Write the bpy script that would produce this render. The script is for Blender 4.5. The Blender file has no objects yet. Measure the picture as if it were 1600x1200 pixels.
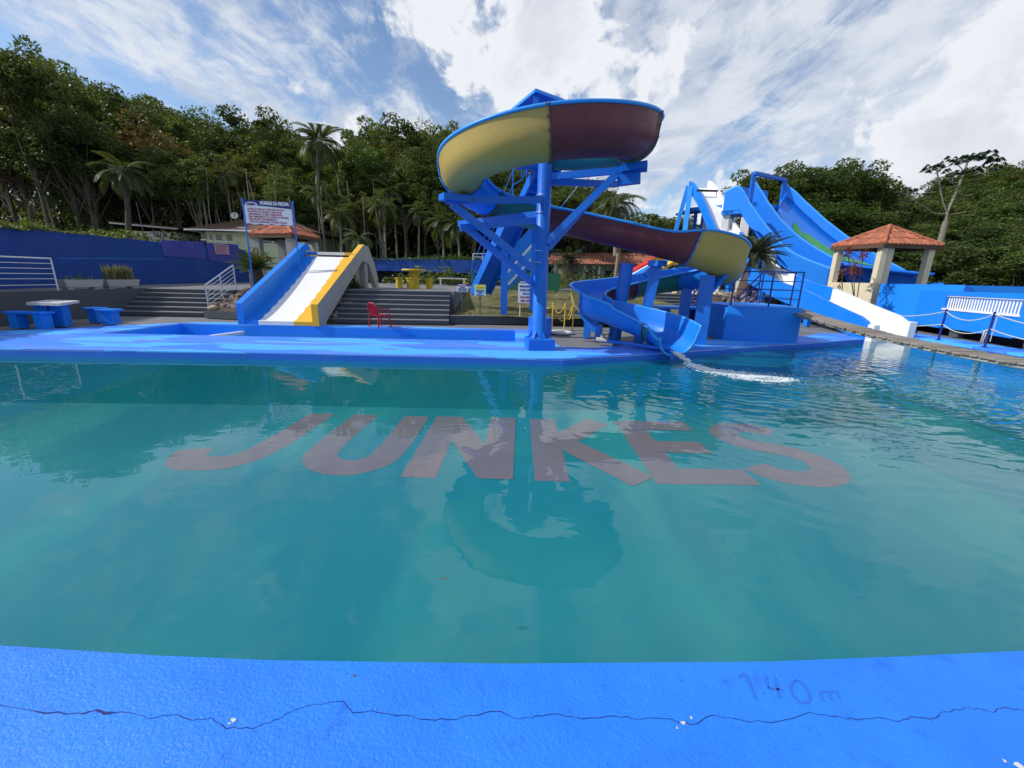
import bpy, math, random
import numpy as np
from mathutils import Vector, Matrix
from mathutils.geometry import tessellate_polygon
random.seed(7); rng = np.random.default_rng(7)
SC = bpy.context.scene
COL = SC.collection
rad = math.radians
# ------------------------------------------------------------------ camera
F, PITCH, ROLL, EYE = 650.0, rad(14.3), rad(1.35), 1.6
cam = bpy.data.cameras.new('camera'); camo = bpy.data.objects.new('camera', cam); COL.objects.link(camo)
cam.sensor_width = 36; cam.lens = 36 * F / 1600; cam.clip_start = .05; cam.clip_end = 3000
up0 = Vector((0, math.sin(PITCH), math.cos(PITCH))); fw = Vector((0, math.cos(PITCH), -math.sin(PITCH)))
Rr = Vector((1, 0, 0)) * math.cos(ROLL) + up0 * math.sin(ROLL)
Uu = up0 * math.cos(ROLL) - Vector((1, 0, 0)) * math.sin(ROLL)
camo.matrix_world = Matrix(((Rr.x, Uu.x, -fw.x, 0), (Rr.y, Uu.y, -fw.y, 0), (Rr.z, Uu.z, -fw.z, EYE), (0, 0, 0, 1)))
SC.camera = camo
# ------------------------------------------------------------------ sun, sky, exposure
SUN_TO = Vector((-.78, -.11, .66)).normalized()
SUN_EL = math.asin(SUN_TO.z)
sl = bpy.data.lights.new('sun', 'SUN'); sl.energy = 4.2; sl.angle = rad(.5); sl.color = (1, .95, .88)
slo = bpy.data.objects.new('sun', sl); COL.objects.link(slo)
slo.rotation_euler = SUN_TO.to_track_quat('Z', 'Y').to_euler(); slo.location = (0, 0, 40)
SC.view_settings.view_transform = 'Standard'; SC.view_settings.look = 'None'
SC.view_settings.exposure = 0.0; SC.view_settings.gamma = 1; SC.view_settings.use_curve_mapping = False


def build_world():
    W = bpy.data.worlds.new('World'); SC.world = W; W.use_nodes = True
    nt = W.node_tree; N = nt.nodes; L = nt.links; N.clear()
    out = N.new('ShaderNodeOutputWorld'); bg = N.new('ShaderNodeBackground'); bg.inputs[1].default_value = .1
    L.new(bg.outputs[0], out.inputs[0])
    sky = N.new('ShaderNodeTexSky'); sky.sky_type = 'NISHITA'; sky.sun_disc = False
    sky.sun_elevation = SUN_EL; sky.sun_rotation = math.atan2(SUN_TO.x, SUN_TO.y)
    sky.air_density = 1.0; sky.dust_density = .3; sky.ozone_density = 2.5
    tc = N.new('ShaderNodeTexCoord'); sep = N.new('ShaderNodeSeparateXYZ'); L.new(tc.outputs['Generated'], sep.inputs[0])

    def m(op, a, b=None, c=None, clamp=False):
        n = N.new('ShaderNodeMath'); n.operation = op; n.use_clamp = clamp
        for i, v in enumerate((a, b, c)):
            if v is None: continue
            if isinstance(v, (int, float)): n.inputs[i].default_value = v
            else: L.new(v, n.inputs[i])
        return n.outputs[0]
    X, Yd, Zd = sep.outputs
    zc = m('ADD', m('MAXIMUM', Zd, 0.0), .22)
    u = m('DIVIDE', X, zc); v = m('DIVIDE', Yd, zc)
    cmb = N.new('ShaderNodeCombineXYZ'); L.new(u, cmb.inputs[0]); L.new(v, cmb.inputs[1])

    def noise(vec, scale, detail, rough, dist=0.0, loc=(0, 0, 0), sc=(1, 1, 1), rot=0):
        mp = N.new('ShaderNodeMapping'); mp.inputs['Location'].default_value = loc
        mp.inputs['Scale'].default_value = sc; mp.inputs['Rotation'].default_value = (0, 0, rot); L.new(vec, mp.inputs[0])
        n = N.new('ShaderNodeTexNoise'); n.inputs['Scale'].default_value = scale; n.inputs['Detail'].default_value = detail
        n.inputs['Roughness'].default_value = rough; n.inputs['Distortion'].default_value = dist
        L.new(mp.outputs[0], n.inputs['Vector']); return n.outputs[0]

    def ramp(x, a, b):
        n = N.new('ShaderNodeMapRange'); n.interpolation_type = 'SMOOTHSTEP'
        L.new(x, n.inputs[0]); n.inputs[1].default_value = a; n.inputs[2].default_value = b; return n.outputs[0]

    def blob(d, c0, c1):                       # 1 near direction d, 0 outside
        n = N.new('ShaderNodeVectorMath'); n.operation = 'DOT_PRODUCT'
        L.new(tc.outputs['Generated'], n.inputs[0]); n.inputs[1].default_value = Vector(d).normalized()
        return ramp(n.outputs['Value'], math.cos(rad(c1)), math.cos(rad(c0)))
    P = cmb.outputs[0]
    big = noise(P, 1.15, 9, .58, .15, (3.1, 1.7, 0))
    bill = noise(tc.outputs['Generated'], 5.5, 9, .60, .25, (1.3, .2, .4))
    wisp = noise(P, 1.9, 10, .66, .9, (.4, 5.2, 0), (1.0, .38, 1), rad(38))
    fine = noise(P, 9.0, 7, .7, .5, (2, 0, 0), (1, .7, 1), rad(30))
    # cumulus banks standing in given directions
    bA = blob((-.04, .84, .50), 6, 17)
    bB = blob((.36, .86, .42), 4, 17)
    bC = blob((.80, .57, .22), 4, 19)
    bD = blob((.50, .85, .16), 3, 17)
    bE = blob((.12, .95, .20), 3, 16)
    bF = blob((-.32, .93, .22), 2, 12)
    bG = blob((.62, .62, .52), 5, 22)
    bank = m('ADD', m('MULTIPLY', bA, .19), m('ADD', m('MULTIPLY', bB, .05), m('ADD', m('MULTIPLY', bC, .30), m('ADD', m('MULTIPLY', bD, .07), m('ADD', m('MULTIPLY', bE, .10), m('ADD', m('MULTIPLY', bF, .10), m('MULTIPLY', bG, .0)))))))
    puff = m('ADD', m('ADD', m('MULTIPLY', bill, .85), m('MULTIPLY', big, .15)), bank)
    cum = ramp(puff, .60, .655)
    rightness = ramp(m('DIVIDE', X, m('ADD', m('ABSOLUTE', Yd), .3)), -.9, 1.2)
    mott = noise(P, 4.6, 6, .6, .4, (6, 1, 0), (1, .8, 1), rad(20))
    ws = ramp(m('ADD', m('ADD', m('MULTIPLY', wisp, .68), m('MULTIPLY', fine, .32)), m('ADD', m('MULTIPLY', mott, .22), m('MULTIPLY', rightness, .15))),   .585, .76)
    thin = m('MULTIPLY', ws, .88)
    dens = m('MAXIMUM', cum, thin)
    # shaded cloud bases: noise sampled a little towards the sun gives lit and unlit sides
    sh2 = noise(tc.outputs['Generated'], 5.5, 6, .55, .25, (1.3 + .05, .2 + .01, .4 - .07))
    lit = m('SUBTRACT', bill, sh2)
    side = ramp(lit, -.06, .07)
    deep = ramp(puff, .66, .86)
    shd = m('MULTIPLY', m('MULTIPLY', deep, m('ADD', m('MULTIPLY', m('SUBTRACT', 1.0, side), .6), .42)), cum, clamp=True)
    cc = N.new('ShaderNodeMix'); cc.data_type = 'RGBA'; L.new(shd, cc.inputs[0])
    cc.inputs[6].default_value = (8.6, 8.9, 9.4, 1); cc.inputs[7].default_value = (4.6, 5.1, 6.2, 1)
    tint = N.new('ShaderNodeMix'); tint.data_type = 'RGBA'; tint.blend_type = 'MULTIPLY'; tint.inputs[0].default_value = 1
    L.new(sky.outputs[0], tint.inputs[6]); tint.inputs[7].default_value = (1.5, 1.5, 1.52, 1)
    tcol = N.new('ShaderNodeMix'); tcol.data_type = 'RGBA'; L.new(ramp(mott, .38, .62), tcol.inputs[0])
    tcol.inputs[6].default_value = (5.9, 6.5, 7.6, 1); tcol.inputs[7].default_value = (8.0, 8.4, 9.0, 1)
    mt = N.new('ShaderNodeMix'); mt.data_type = 'RGBA'; L.new(thin, mt.inputs[0]); L.new(tint.outputs[2], mt.inputs[6]); L.new(tcol.outputs[2], mt.inputs[7])
    mix = N.new('ShaderNodeMix'); mix.data_type = 'RGBA'; L.new(cum, mix.inputs[0])
    L.new(mt.outputs[2], mix.inputs[6]); L.new(cc.outputs[2], mix.inputs[7]); L.new(mix.outputs[2], bg.inputs[0])


build_world()


# ------------------------------------------------------------------ helpers
def ray(px, py):
    u = (px - 800) / F; v = (600 - py) / F
    a = u * math.cos(ROLL) - v * math.sin(ROLL); b = v * math.cos(ROLL) + u * math.sin(ROLL)
    return (a, math.cos(PITCH) + b * math.sin(PITCH), -math.sin(PITCH) + b * math.cos(PITCH))


def atZ(px, py, z=0.0):
    d = ray(px, py); t = (z - EYE) / d[2]; return Vector((d[0] * t, d[1] * t, z))


def atY(px, py, y):
    d = ray(px, py); t = y / d[1]; return Vector((d[0] * t, y, EYE + d[2] * t))


def atX(px, py, x):
    d = ray(px, py); t = x / d[0]; return Vector((x, d[1] * t, EYE + d[2] * t))


class MB:
    def __init__(s): s.v = []; s.f = []; s.mi = []; s.sm = []

    def add(s, vs, fs, mi=0, smooth=False):
        o = len(s.v); s.v += [tuple(p) for p in vs]
        for f in fs: s.f.append([i + o for i in f]); s.mi.append(mi); s.sm.append(smooth)

    def box(s, c, size, rz=0, mi=0, M=None):
        x, y, z = [d / 2 for d in size]
        R = Matrix.Rotation(rz, 3, 'Z') if M is None else M
        vs = [Vector(c) + R @ Vector((a * x, b * y, d * z)) for d in (-1, 1) for a, b in ((-1, -1), (1, -1), (1, 1), (-1, 1))]
        s.add(vs, [(3, 2, 1, 0), (4, 5, 6, 7), (0, 1, 5, 4), (1, 2, 6, 5), (2, 3, 7, 6), (3, 0, 4, 7)], mi)

    def bb(s, x0, x1, y0, y1, z0, z1, mi=0):
        s.box(((x0 + x1) / 2, (y0 + y1) / 2, (z0 + z1) / 2), (x1 - x0, y1 - y0, z1 - z0), 0, mi)

    def beam(s, a, b, w, h, mi=0, up=(0, 0, 1)):
        a = Vector(a); b = Vector(b); d = (b - a); l = d.length; d.normalize()
        sd = d.cross(Vector(up))
        if sd.length < 1e-4: sd = Vector((1, 0, 0))
        sd.normalize(); u = sd.cross(d)
        M = Matrix((sd, d, u)).transposed()
        s.box((a + b) / 2, (w, l, h), 0, mi, M)

    def tube(s, pts, r, n=8, mi=0, cap=True, smooth=True):
        pts = [Vector(p) for p in pts]; k = len(pts)
        rs = r if isinstance(r, (list, tuple)) else [r] * k
        vs = []; pu = None
        for i, p in enumerate(pts):
            d = (pts[min(i + 1, k - 1)] - pts[max(i - 1, 0)]).normalized()
            if pu is None: pu = Vector((0, 0, 1)) if abs(d.z) < .9 else Vector((1, 0, 0))
            sd = d.cross(pu)
            if sd.length < 1e-4: sd = d.cross(Vector((0, 1, 0)))
            sd.normalize(); pu = sd.cross(d).normalized()
            for j in range(n):
                a = 2 * math.pi * j / n
                vs.append(p + (sd * math.cos(a) + pu * math.sin(a)) * rs[i])
        fs = [(i * n + j, i * n + (j + 1) % n, (i + 1) * n + (j + 1) % n, (i + 1) * n + j) for i in range(k - 1) for j in range(n)]
        s.add(vs, fs, mi, smooth)
        if cap:
            s.add([vs[j] for j in range(n)], [list(range(n))[::-1]], mi); s.add([vs[(k - 1) * n + j] for j in range(n)], [list(range(n))], mi)

    def lathe(s, c, prof, n=16, mi=0, smooth=True):
        vs = []; k = len(prof)
        for r, z in prof:
            for j in range(n):
                a = 2 * math.pi * j / n; vs.append((c[0] + r * math.cos(a), c[1] + r * math.sin(a), c[2] + z))
        fs = [(i * n + j, i * n + (j + 1) % n, (i + 1) * n + (j + 1) % n, (i + 1) * n + j) for i in range(k - 1) for j in range(n)]
        s.add(vs, fs, mi, smooth)
        if prof[-1][0] > 1e-3: s.add(vs[-n:], [list(range(n))], mi)
        if prof[0][0] > 1e-3: s.add(vs[:n], [list(range(n))[::-1]], mi)

    def prism(s, poly, z0, z1, mi=0, holes=()):            # poly in XY, CCW
        loops = [[Vector((p[0], p[1], 0)) for p in l] for l in [poly] + list(holes)]
        flat = [p for l in loops for p in l]; tris = tessellate_polygon(loops)
        o = len(flat)
        ft = []; fb = []
        for t in tris:
            a, b, c = [flat[i] for i in t]
            if (b - a).cross(c - a).z < 0: t = t[::-1]
            ft.append(tuple(i + o for i in t)); fb.append(tuple(t)[::-1])
        s.add([(p.x, p.y, z0) for p in flat] + [(p.x, p.y, z1) for p in flat], ft + (fb if z1 > z0 else []), mi)
        if z1 > z0:
            q = 0
            for li, l in enumerate(loops):
                n = len(l)
                ar = sum(l[i].x * l[(i + 1) % n].y - l[(i + 1) % n].x * l[i].y for i in range(n))
                vs = [(p.x, p.y, z0) for p in l] + [(p.x, p.y, z1) for p in l]
                fl = (ar > 0) != (li > 0)
                fs = [(i, (i + 1) % n, (i + 1) % n + n, i + n) for i in range(n)]
                if not fl: fs = [f[::-1] for f in fs]
                s.add(vs, fs, mi)

    def slab(s, poly, off, mi=0):                       # closed planar 3D polygon thickened by vector off
        poly = [Vector(p) for p in poly]; off = Vector(off); n = len(poly)
        tris = tessellate_polygon([poly])
        s.add(poly, [tuple(t) for t in tris], mi); s.add([p + off for p in poly], [tuple(t)[::-1] for t in tris], mi)
        s.add(poly + [p + off for p in poly], [(i, i + n, (i + 1) % n + n, (i + 1) % n) for i in range(n)], mi)

    def build(s, name, mats, parent=None, loc=None, fix=False):
        me = bpy.data.meshes.new(name)
        me.from_pydata(s.v, [], s.f)
        mats = mats if isinstance(mats, (list, tuple)) else [mats]
        for m_ in mats: me.materials.append(m_)
        me.polygons.foreach_set('material_index', s.mi); me.polygons.foreach_set('use_smooth', s.sm)
        me.update()
        if fix:
            import bmesh
            b = bmesh.new(); b.from_mesh(me); bmesh.ops.recalc_face_normals(b, faces=b.faces); b.to_mesh(me); b.free()
        o = bpy.data.objects.new(name, me); COL.objects.link(o)
        if parent: o.parent = parent
        if loc is not None: o.location = loc
        return o


def bevel(o, w=.012, seg=2):
    m_ = o.modifiers.new('bevel', 'BEVEL'); m_.width = w; m_.segments = seg; m_.limit_method = 'ANGLE'; m_.angle_limit = rad(40)
    return o


def tag(o, label=None, cat=None, group=None, kind=None):
    if label: o['label'] = label
    if cat: o['category'] = cat
    if group: o['group'] = group
    if kind: o['kind'] = kind
    return o


def thing(name, label, cat, loc=(0, 0, 0), rz=0, group=None):
    o = bpy.data.objects.new(name, None); COL.objects.link(o); o.empty_display_size = .2
    o.location = loc; o.rotation_euler = (0, 0, rz)
    return tag(o, label, cat, group)


def copy_tree(o, parent=None):
    c = o.copy(); COL.objects.link(c); c.parent = parent
    for ch in CHILD.get(o.name, []) or [x for x in o.children]: copy_tree(ch, c)
    return c


CHILD = {}
quick = lambda name, mat, parent, *boxes: [b for b in [MB()] if [b.bb(*q) for q in boxes]][0].build(name, mat, parent)


# ------------------------------------------------------------------ materials
def newmat(name):
    m_ = bpy.data.materials.new(name); m_.use_nodes = True; nt = m_.node_tree
    return m_, nt, nt.nodes, nt.links, nt.nodes['Principled BSDF']


def nz(N, L, scale, detail=4, rough=.55, vec=None, dist=0, sc=None, obj=True, rot=None):
    if vec is None: vec = N.new('ShaderNodeNewGeometry').outputs['Position']
    if sc or rot:
        mp = N.new('ShaderNodeMapping'); mp.inputs['Scale'].default_value = sc or (1, 1, 1)
        if rot: mp.inputs['Rotation'].default_value = rot
        L.new(vec, mp.inputs[0]); vec = mp.outputs[0]
    n = N.new('ShaderNodeTexNoise'); n.inputs['Scale'].default_value = scale; n.inputs['Detail'].default_value = detail
    n.inputs['Roughness'].default_value = rough; n.inputs['Distortion'].default_value = dist
    L.new(vec, n.inputs['Vector']); return n.outputs[0]


def mixc(N, L, f, a, b, mode='MIX'):
    n = N.new('ShaderNodeMix'); n.data_type = 'RGBA'; n.blend_type = mode
    for i, v in ((0, f), (6, a), (7, b)):
        if isinstance(v, (int, float)): n.inputs[i].default_value = v
        elif isinstance(v, tuple): n.inputs[i].default_value = (*v[:3], 1)
        else: L.new(v, n.inputs[i])
    return n.outputs[2]


def mr(N, L, x, a, b, c=0.0, d=1.0, smooth=False):
    n = N.new('ShaderNodeMapRange'); L.new(x, n.inputs[0])
    if smooth: n.interpolation_type = 'SMOOTHSTEP'
    for i, v in zip((1, 2, 3, 4), (a, b, c, d)): n.inputs[i].default_value = v
    return n.outputs[0]


def bump(N, L, b, h, strength=.3, dist=.01, prev=None):
    n = N.new('ShaderNodeBump'); n.inputs['Strength'].default_value = strength; n.inputs['Distance'].default_value = dist
    L.new(h, n.inputs['Height'])
    if prev: L.new(prev, n.inputs['Normal'])
    L.new(n.outputs[0], b.inputs['Normal']); return n.outputs[0]


MATS = {}


def paint(name, col, rough=.5, var=.25, bmp=.15, bs=60, grime=.15, spec=.4, streak=False, warm=(.25, .22, .18)):
    """weathered painted surface: base colour, slow tone variation, grime spots and fine relief"""
    m_, nt, N, L, b = newmat(name)
    n1 = nz(N, L, 1.3, 5, .6); n2 = nz(N, L, 9, 6, .65, sc=(1, 1, .25) if streak else None)
    c = mixc(N, L, mr(N, L, n1, .3, .7, 0, var), col, tuple(min(1, x * 1.35 + .01) for x in col))
    c = mixc(N, L, mr(N, L, n2, .55, .85, 0, grime * 2), c, tuple(x * .55 + w * .12 for x, w in zip(col, warm)))
    L.new(c, b.inputs['Base Color'])
    L.new(mr(N, L, n2, .3, .7, rough - .08, rough + .12), b.inputs['Roughness'])
    b.inputs['Specular IOR Level'].default_value = spec
    if bmp: bump(N, L, b, nz(N, L, bs, 4, .6), bmp, .006)
    d2 = nz(N, L, .55, 6, .7, sc=(1, 1, .6))
    if grime > .06: c = mixc(N, L, mr(N, L, d2, .52, .78, 0, min(.5, grime * 2.2)), c, tuple(.62 * x + .10 for x in col)); L.new(c, b.inputs['Base Color'])
    MATS[name] = m_; return m_


BLUE = (.008, .155, .72); BLUE_D = (.006, .07, .45)
m_blue = paint('blue_paint', (.006, .22, .80), grime=.1)
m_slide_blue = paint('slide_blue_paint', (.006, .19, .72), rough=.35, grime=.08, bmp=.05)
m_steel_blue = paint('steel_blue_paint', (.005, .135, .58), rough=.38, grime=.2, bmp=.08, var=.35)
m_rim = paint('rim_light_blue', (.03, .29, .78), rough=.35, grime=.15, bmp=.05)
m_navy = paint('navy_paint', (.006, .02, .16), rough=.4, grime=.1)
m_wallblue = paint('wall_royal_blue', (.002, .050, .27), rough=.6, grime=.12, var=.3, streak=True)
m_mural = paint('mural_violet', (.045, .055, .32), rough=.65, grime=.3, var=.5)
m_poolwall = paint('pool_wall_blue', (.006, .13, .62), rough=.5, grime=.2, streak=True)
m_yellow_fg = paint('fibreglass_yellow', (.40, .28, .065), rough=.45, grime=.18, bmp=.35, bs=14, var=.3)
m_red_fg = paint('fibreglass_red', (.12, .02, .026), rough=.4, grime=.15, bmp=.2, bs=14, var=.5)
m_green_fg = paint('fibreglass_green', (.02, .17, .15), rough=.4, grime=.15, bmp=.2, bs=14)
m_seam = paint('seam_brown', (.12, .07, .035), rough=.8, grime=.4)
m_white = paint('white_paint', (.78, .78, .76), rough=.45, grime=.08, var=.1)
m_dirtywhite = paint('weathered_white', (.55, .55, .52), rough=.7, grime=.35, streak=True)
m_kidyellow = paint('yellow_paint', (.75, .42, .02), rough=.45, grime=.12)
m_tableyellow = paint('table_yellow_paint', (.55, .40, .02), rough=.5, grime=.2)
m_cream = paint('cream_render', (.62, .54, .36), rough=.8, grime=.15, bmp=.2)
m_greyrender = paint('grey_render', (.33, .33, .30), rough=.85, grime=.2, bmp=.25)
m_concrete = paint('concrete', (.36, .35, .32), rough=.85, grime=.3, bmp=.3)
m_darkpaint = paint('dark_grey_paint', (.060, .072, .085), rough=.7, grime=.2, var=.4, bmp=.2)
m_tread = paint('tread_grey_paint', (.20, .205, .205), rough=.75, grime=.25, bmp=.2)
m_pave = paint('grey_floor_paint', (.155, .155, .16), rough=.75, grime=.3, var=.5, bmp=.25)
m_steel = paint('brushed_steel', (.62, .63, .64), rough=.3, grime=.05, bmp=0); m_steel.node_tree.nodes['Principled BSDF'].inputs['Metallic'].default_value = .6
m_green = paint('green_board_paint', (.015, .14, .075), rough=.6, grime=.2, streak=True)
m_red = paint('red_plastic', (.42, .008, .025), rough=.35, grime=.05, bmp=0)
m_redpaint = paint('red_paint', (.6, .02, .02), rough=.45)
m_rope = paint('rope', (.55, .50, .38), rough=.9, grime=.3, bmp=.5, bs=200)
m_yrope = paint('yellow_chain_plastic', (.65, .45, .05), rough=.5)
m_bark = paint('bark', (.07, .058, .042), rough=.95, grime=.5, var=.6, bmp=.6, bs=20)
m_palebark = paint('pale_bark', (.20, .18, .135), rough=.9, grime=.5, var=.5, bmp=.4, bs=15)
m_fibre = paint('palm_fibre', (.085, .055, .035), rough=1, grime=.5, var=.5, bmp=1, bs=60)
m_rock = paint('rock', (.17, .135, .11), rough=.95, grime=.4, var=.9, bmp=.8, bs=18)
m_soil = paint('soil', (.07, .05, .035), rough=1, grime=.5, var=.6, bmp=.8, bs=25)
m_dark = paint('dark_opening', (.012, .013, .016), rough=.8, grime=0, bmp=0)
m_glass = paint('window_glass', (.02, .025, .03), rough=.12, grime=0, bmp=0, spec=.8)
m_brownroof = paint('brown_roof', (.11, .055, .035), rough=.9, grime=.4, var=.6, bmp=.4)
m_sign = paint('sign_white', (.74, .76, .78), rough=.4, grime=.04, bmp=0)
m_signnavy = paint('sign_navy', (.03, .025, .14), rough=.4, grime=0, bmp=0)
m_signred = paint('sign_red_print', (.42, .02, .03), rough=.5, grime=0, bmp=0)
m_signpink = paint('sign_pink', (.42, .30, .42), rough=.5, grime=.1, bmp=0)
m_signyel = paint('sign_yellow', (.75, .72, .15), rough=.5, grime=.05, bmp=0)
m_signaqua = paint('sign_aqua', (.45, .70, .80), rough=.5, grime=.05, bmp=0)
m_black = paint('black_print', (.02, .02, .03), rough=.6, grime=0, bmp=0)
m_housecream = paint('pale_green_render', (.52, .58, .36), rough=.85, grime=.12)
m_housewhite = paint('pale_house_render', (.60, .58, .45), rough=.85, grime=.2)


def mat_tile(name, col):
    m_, nt, N, L, b = newmat(name)
    g = N.new('ShaderNodeNewGeometry')
    c = mixc(N, L, mr(N, L, g.outputs['Random Per Island'], 0, 1), tuple(x * .7 for x in col), tuple(x * 1.25 for x in col))
    c = mixc(N, L, mr(N, L, nz(N, L, 6, 5), .45, .75, 0, .6), c, (.10, .07, .055))
    L.new(c, b.inputs['Base Color']); b.inputs['Roughness'].default_value = .85
    bump(N, L, b, nz(N, L, 60), .3, .004); return m_


m_tile = mat_tile('terracotta_tile', (.46, .145, .07))
m_tile_old = mat_tile('old_terracotta_tile', (.34, .12, .075))


def mat_leaf(name, a, b_, trans=.35, rough=.5):
    m_, nt, N, L, b = newmat(name)
    g = N.new('ShaderNodeNewGeometry'); oi = N.new('ShaderNodeObjectInfo')
    c = mixc(N, L, g.outputs['Random Per Island'], a, b_)
    c = mixc(N, L, mr(N, L, oi.outputs['Random'], 0, 1, 0, .5), c, (b_[0] * 1.1, b_[1] * .8, b_[2] * .9))
    c = mixc(N, L, mr(N, L, nz(N, L, .35, 3), .4, .7, 0, .5), c, tuple(x * .55 for x in a))
    L.new(c, b.inputs['Base Color']); b.inputs['Roughness'].default_value = rough; b.inputs['Specular IOR Level'].default_value = .3
    t = N.new('ShaderNodeBsdfTranslucent'); L.new(mixc(N, L, 1.0, c, (1.5, 1.4, .5), 'MULTIPLY'), t.inputs[0])
    mx = N.new('ShaderNodeMixShader'); mx.inputs[0].default_value = trans
    L.new(b.outputs[0], mx.inputs[1]); L.new(t.outputs[0], mx.inputs[2]); L.new(mx.outputs[0], N['Material Output'].inputs[0])
    return m_


m_leafA = mat_leaf('leaf_dark', (.026, .056, .016), (.095, .150, .038))
m_leafB = mat_leaf('leaf_olive', (.055, .082, .018), (.16, .19, .05))
m_leafC = mat_leaf('leaf_mid', (.045, .095, .020), (.13, .20, .05))
m_leafBrown = mat_leaf('leaf_brownish', (.06, .06, .02), (.15, .12, .045))
m_palm = mat_leaf('palm_leaf', (.035, .065, .022), (.095, .13, .045))
m_cycad = mat_leaf('cycad_leaf', (.045, .080, .018), (.12, .17, .04), trans=.25)
m_cycad_dark = mat_leaf('cycad_leaf_dark', (.022, .045, .022), (.07, .10, .05), trans=.2)
m_cord = mat_leaf('cordyline_leaf', (.14, .03, .02), (.22, .09, .05), trans=.3)
m_hedge = mat_leaf('hedge_leaf', (.05, .09, .02), (.16, .22, .05))
m_fern = mat_leaf('fern_leaf', (.03, .07, .02), (.08, .14, .05))
m_snake = mat_leaf('spiky_leaf', (.10, .13, .06), (.22, .25, .13))


def mat_deck():
    m_, nt, N, L, b = newmat('wave_painted_deck')
    pos = N.new('ShaderNodeNewGeometry').outputs['Position']
    a = nz(N, L, .55, 1.5, .4, sc=(.55, 1.9, 1), dist=.4); c2 = nz(N, L, .7, 1, .4, sc=(.5, 2.3, 1), dist=.3, rot=(0, 0, .02))
    w1 = mr(N, L, a, .485, .492); w2 = mr(N, L, c2, .56, .566)
    c = mixc(N, L, w1, (.04, .22, .82), (.07, .42, .98)); c = mixc(N, L, w2, c, (.08, .24, .82))
    g = nz(N, L, 3, 8, .7); c = mixc(N, L, mr(N, L, g, .55, .8, 0, .5), c, (.03, .10, .40))
    d = nz(N, L, 40, 4, .7); c = mixc(N, L, mr(N, L, d, .68, .74, 0, .6), c, (.25, .33, .5))
    L.new(c, b.inputs['Base Color']); b.inputs['Roughness'].default_value = .55
    bump(N, L, b, nz(N, L, 50), .3, .006); return m_


def mat_near():
    m_, nt, N, L, b = newmat('near_deck_paint')
    a = nz(N, L, 1.6, 5, .6)
    c = mixc(N, L, mr(N, L, a, .3, .7), (.010, .175, .74), (.018, .225, .84))
    g = nz(N, L, 7, 8, .75); c = mixc(N, L, mr(N, L, g, .56, .70, 0, .7), c, (.006, .09, .60))
    n3 = nz(N, L, 2.3, 8, .75); c = mixc(N, L, mr(N, L, n3, .60, .78, 0, .5), c, (.07, .24, .72))
    s = nz(N, L, 55, 3, .6); c = mixc(N, L, mr(N, L, s, .74, .77, 0, .8), c, (.012, .05, .28))
    L.new(c, b.inputs['Base Color']); L.new(mr(N, L, g, .3, .7, .42, .6), b.inputs['Roughness'])
    b.inputs['Specular IOR Level'].default_value = .5
    v = N.new('ShaderNodeTexVoronoi'); v.inputs['Scale'].default_value = 85; v.feature = 'SMOOTH_F1'
    L.new(N.new('ShaderNodeNewGeometry').outputs['Position'], v.inputs['Vector'])
    p = bump(N, L, b, nz(N, L, 70, 5, .65, dist=.6), .7, .006)
    p = bump(N, L, b, v.outputs[0], .35, .004, p)
    bump(N, L, b, nz(N, L, 6, 4), .4, .02, p); return m_


def mat_floor():
    m_, nt, N, L, b = newmat('pool_floor_paint')
    a = nz(N, L, .45, 3, .5, dist=.6, sc=(1, .35, 1), rot=(0, 0, -.75))
    c = mixc(N, L, mr(N, L, a, .40, .66, smooth=True), (.001, .125, .175), (.02, .23, .215))  # paler diagonal streaks paint patches of light into the floor colour
    L.new(c, b.inputs['Base Color']); b.inputs['Roughness'].default_value = .8; return m_


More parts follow.
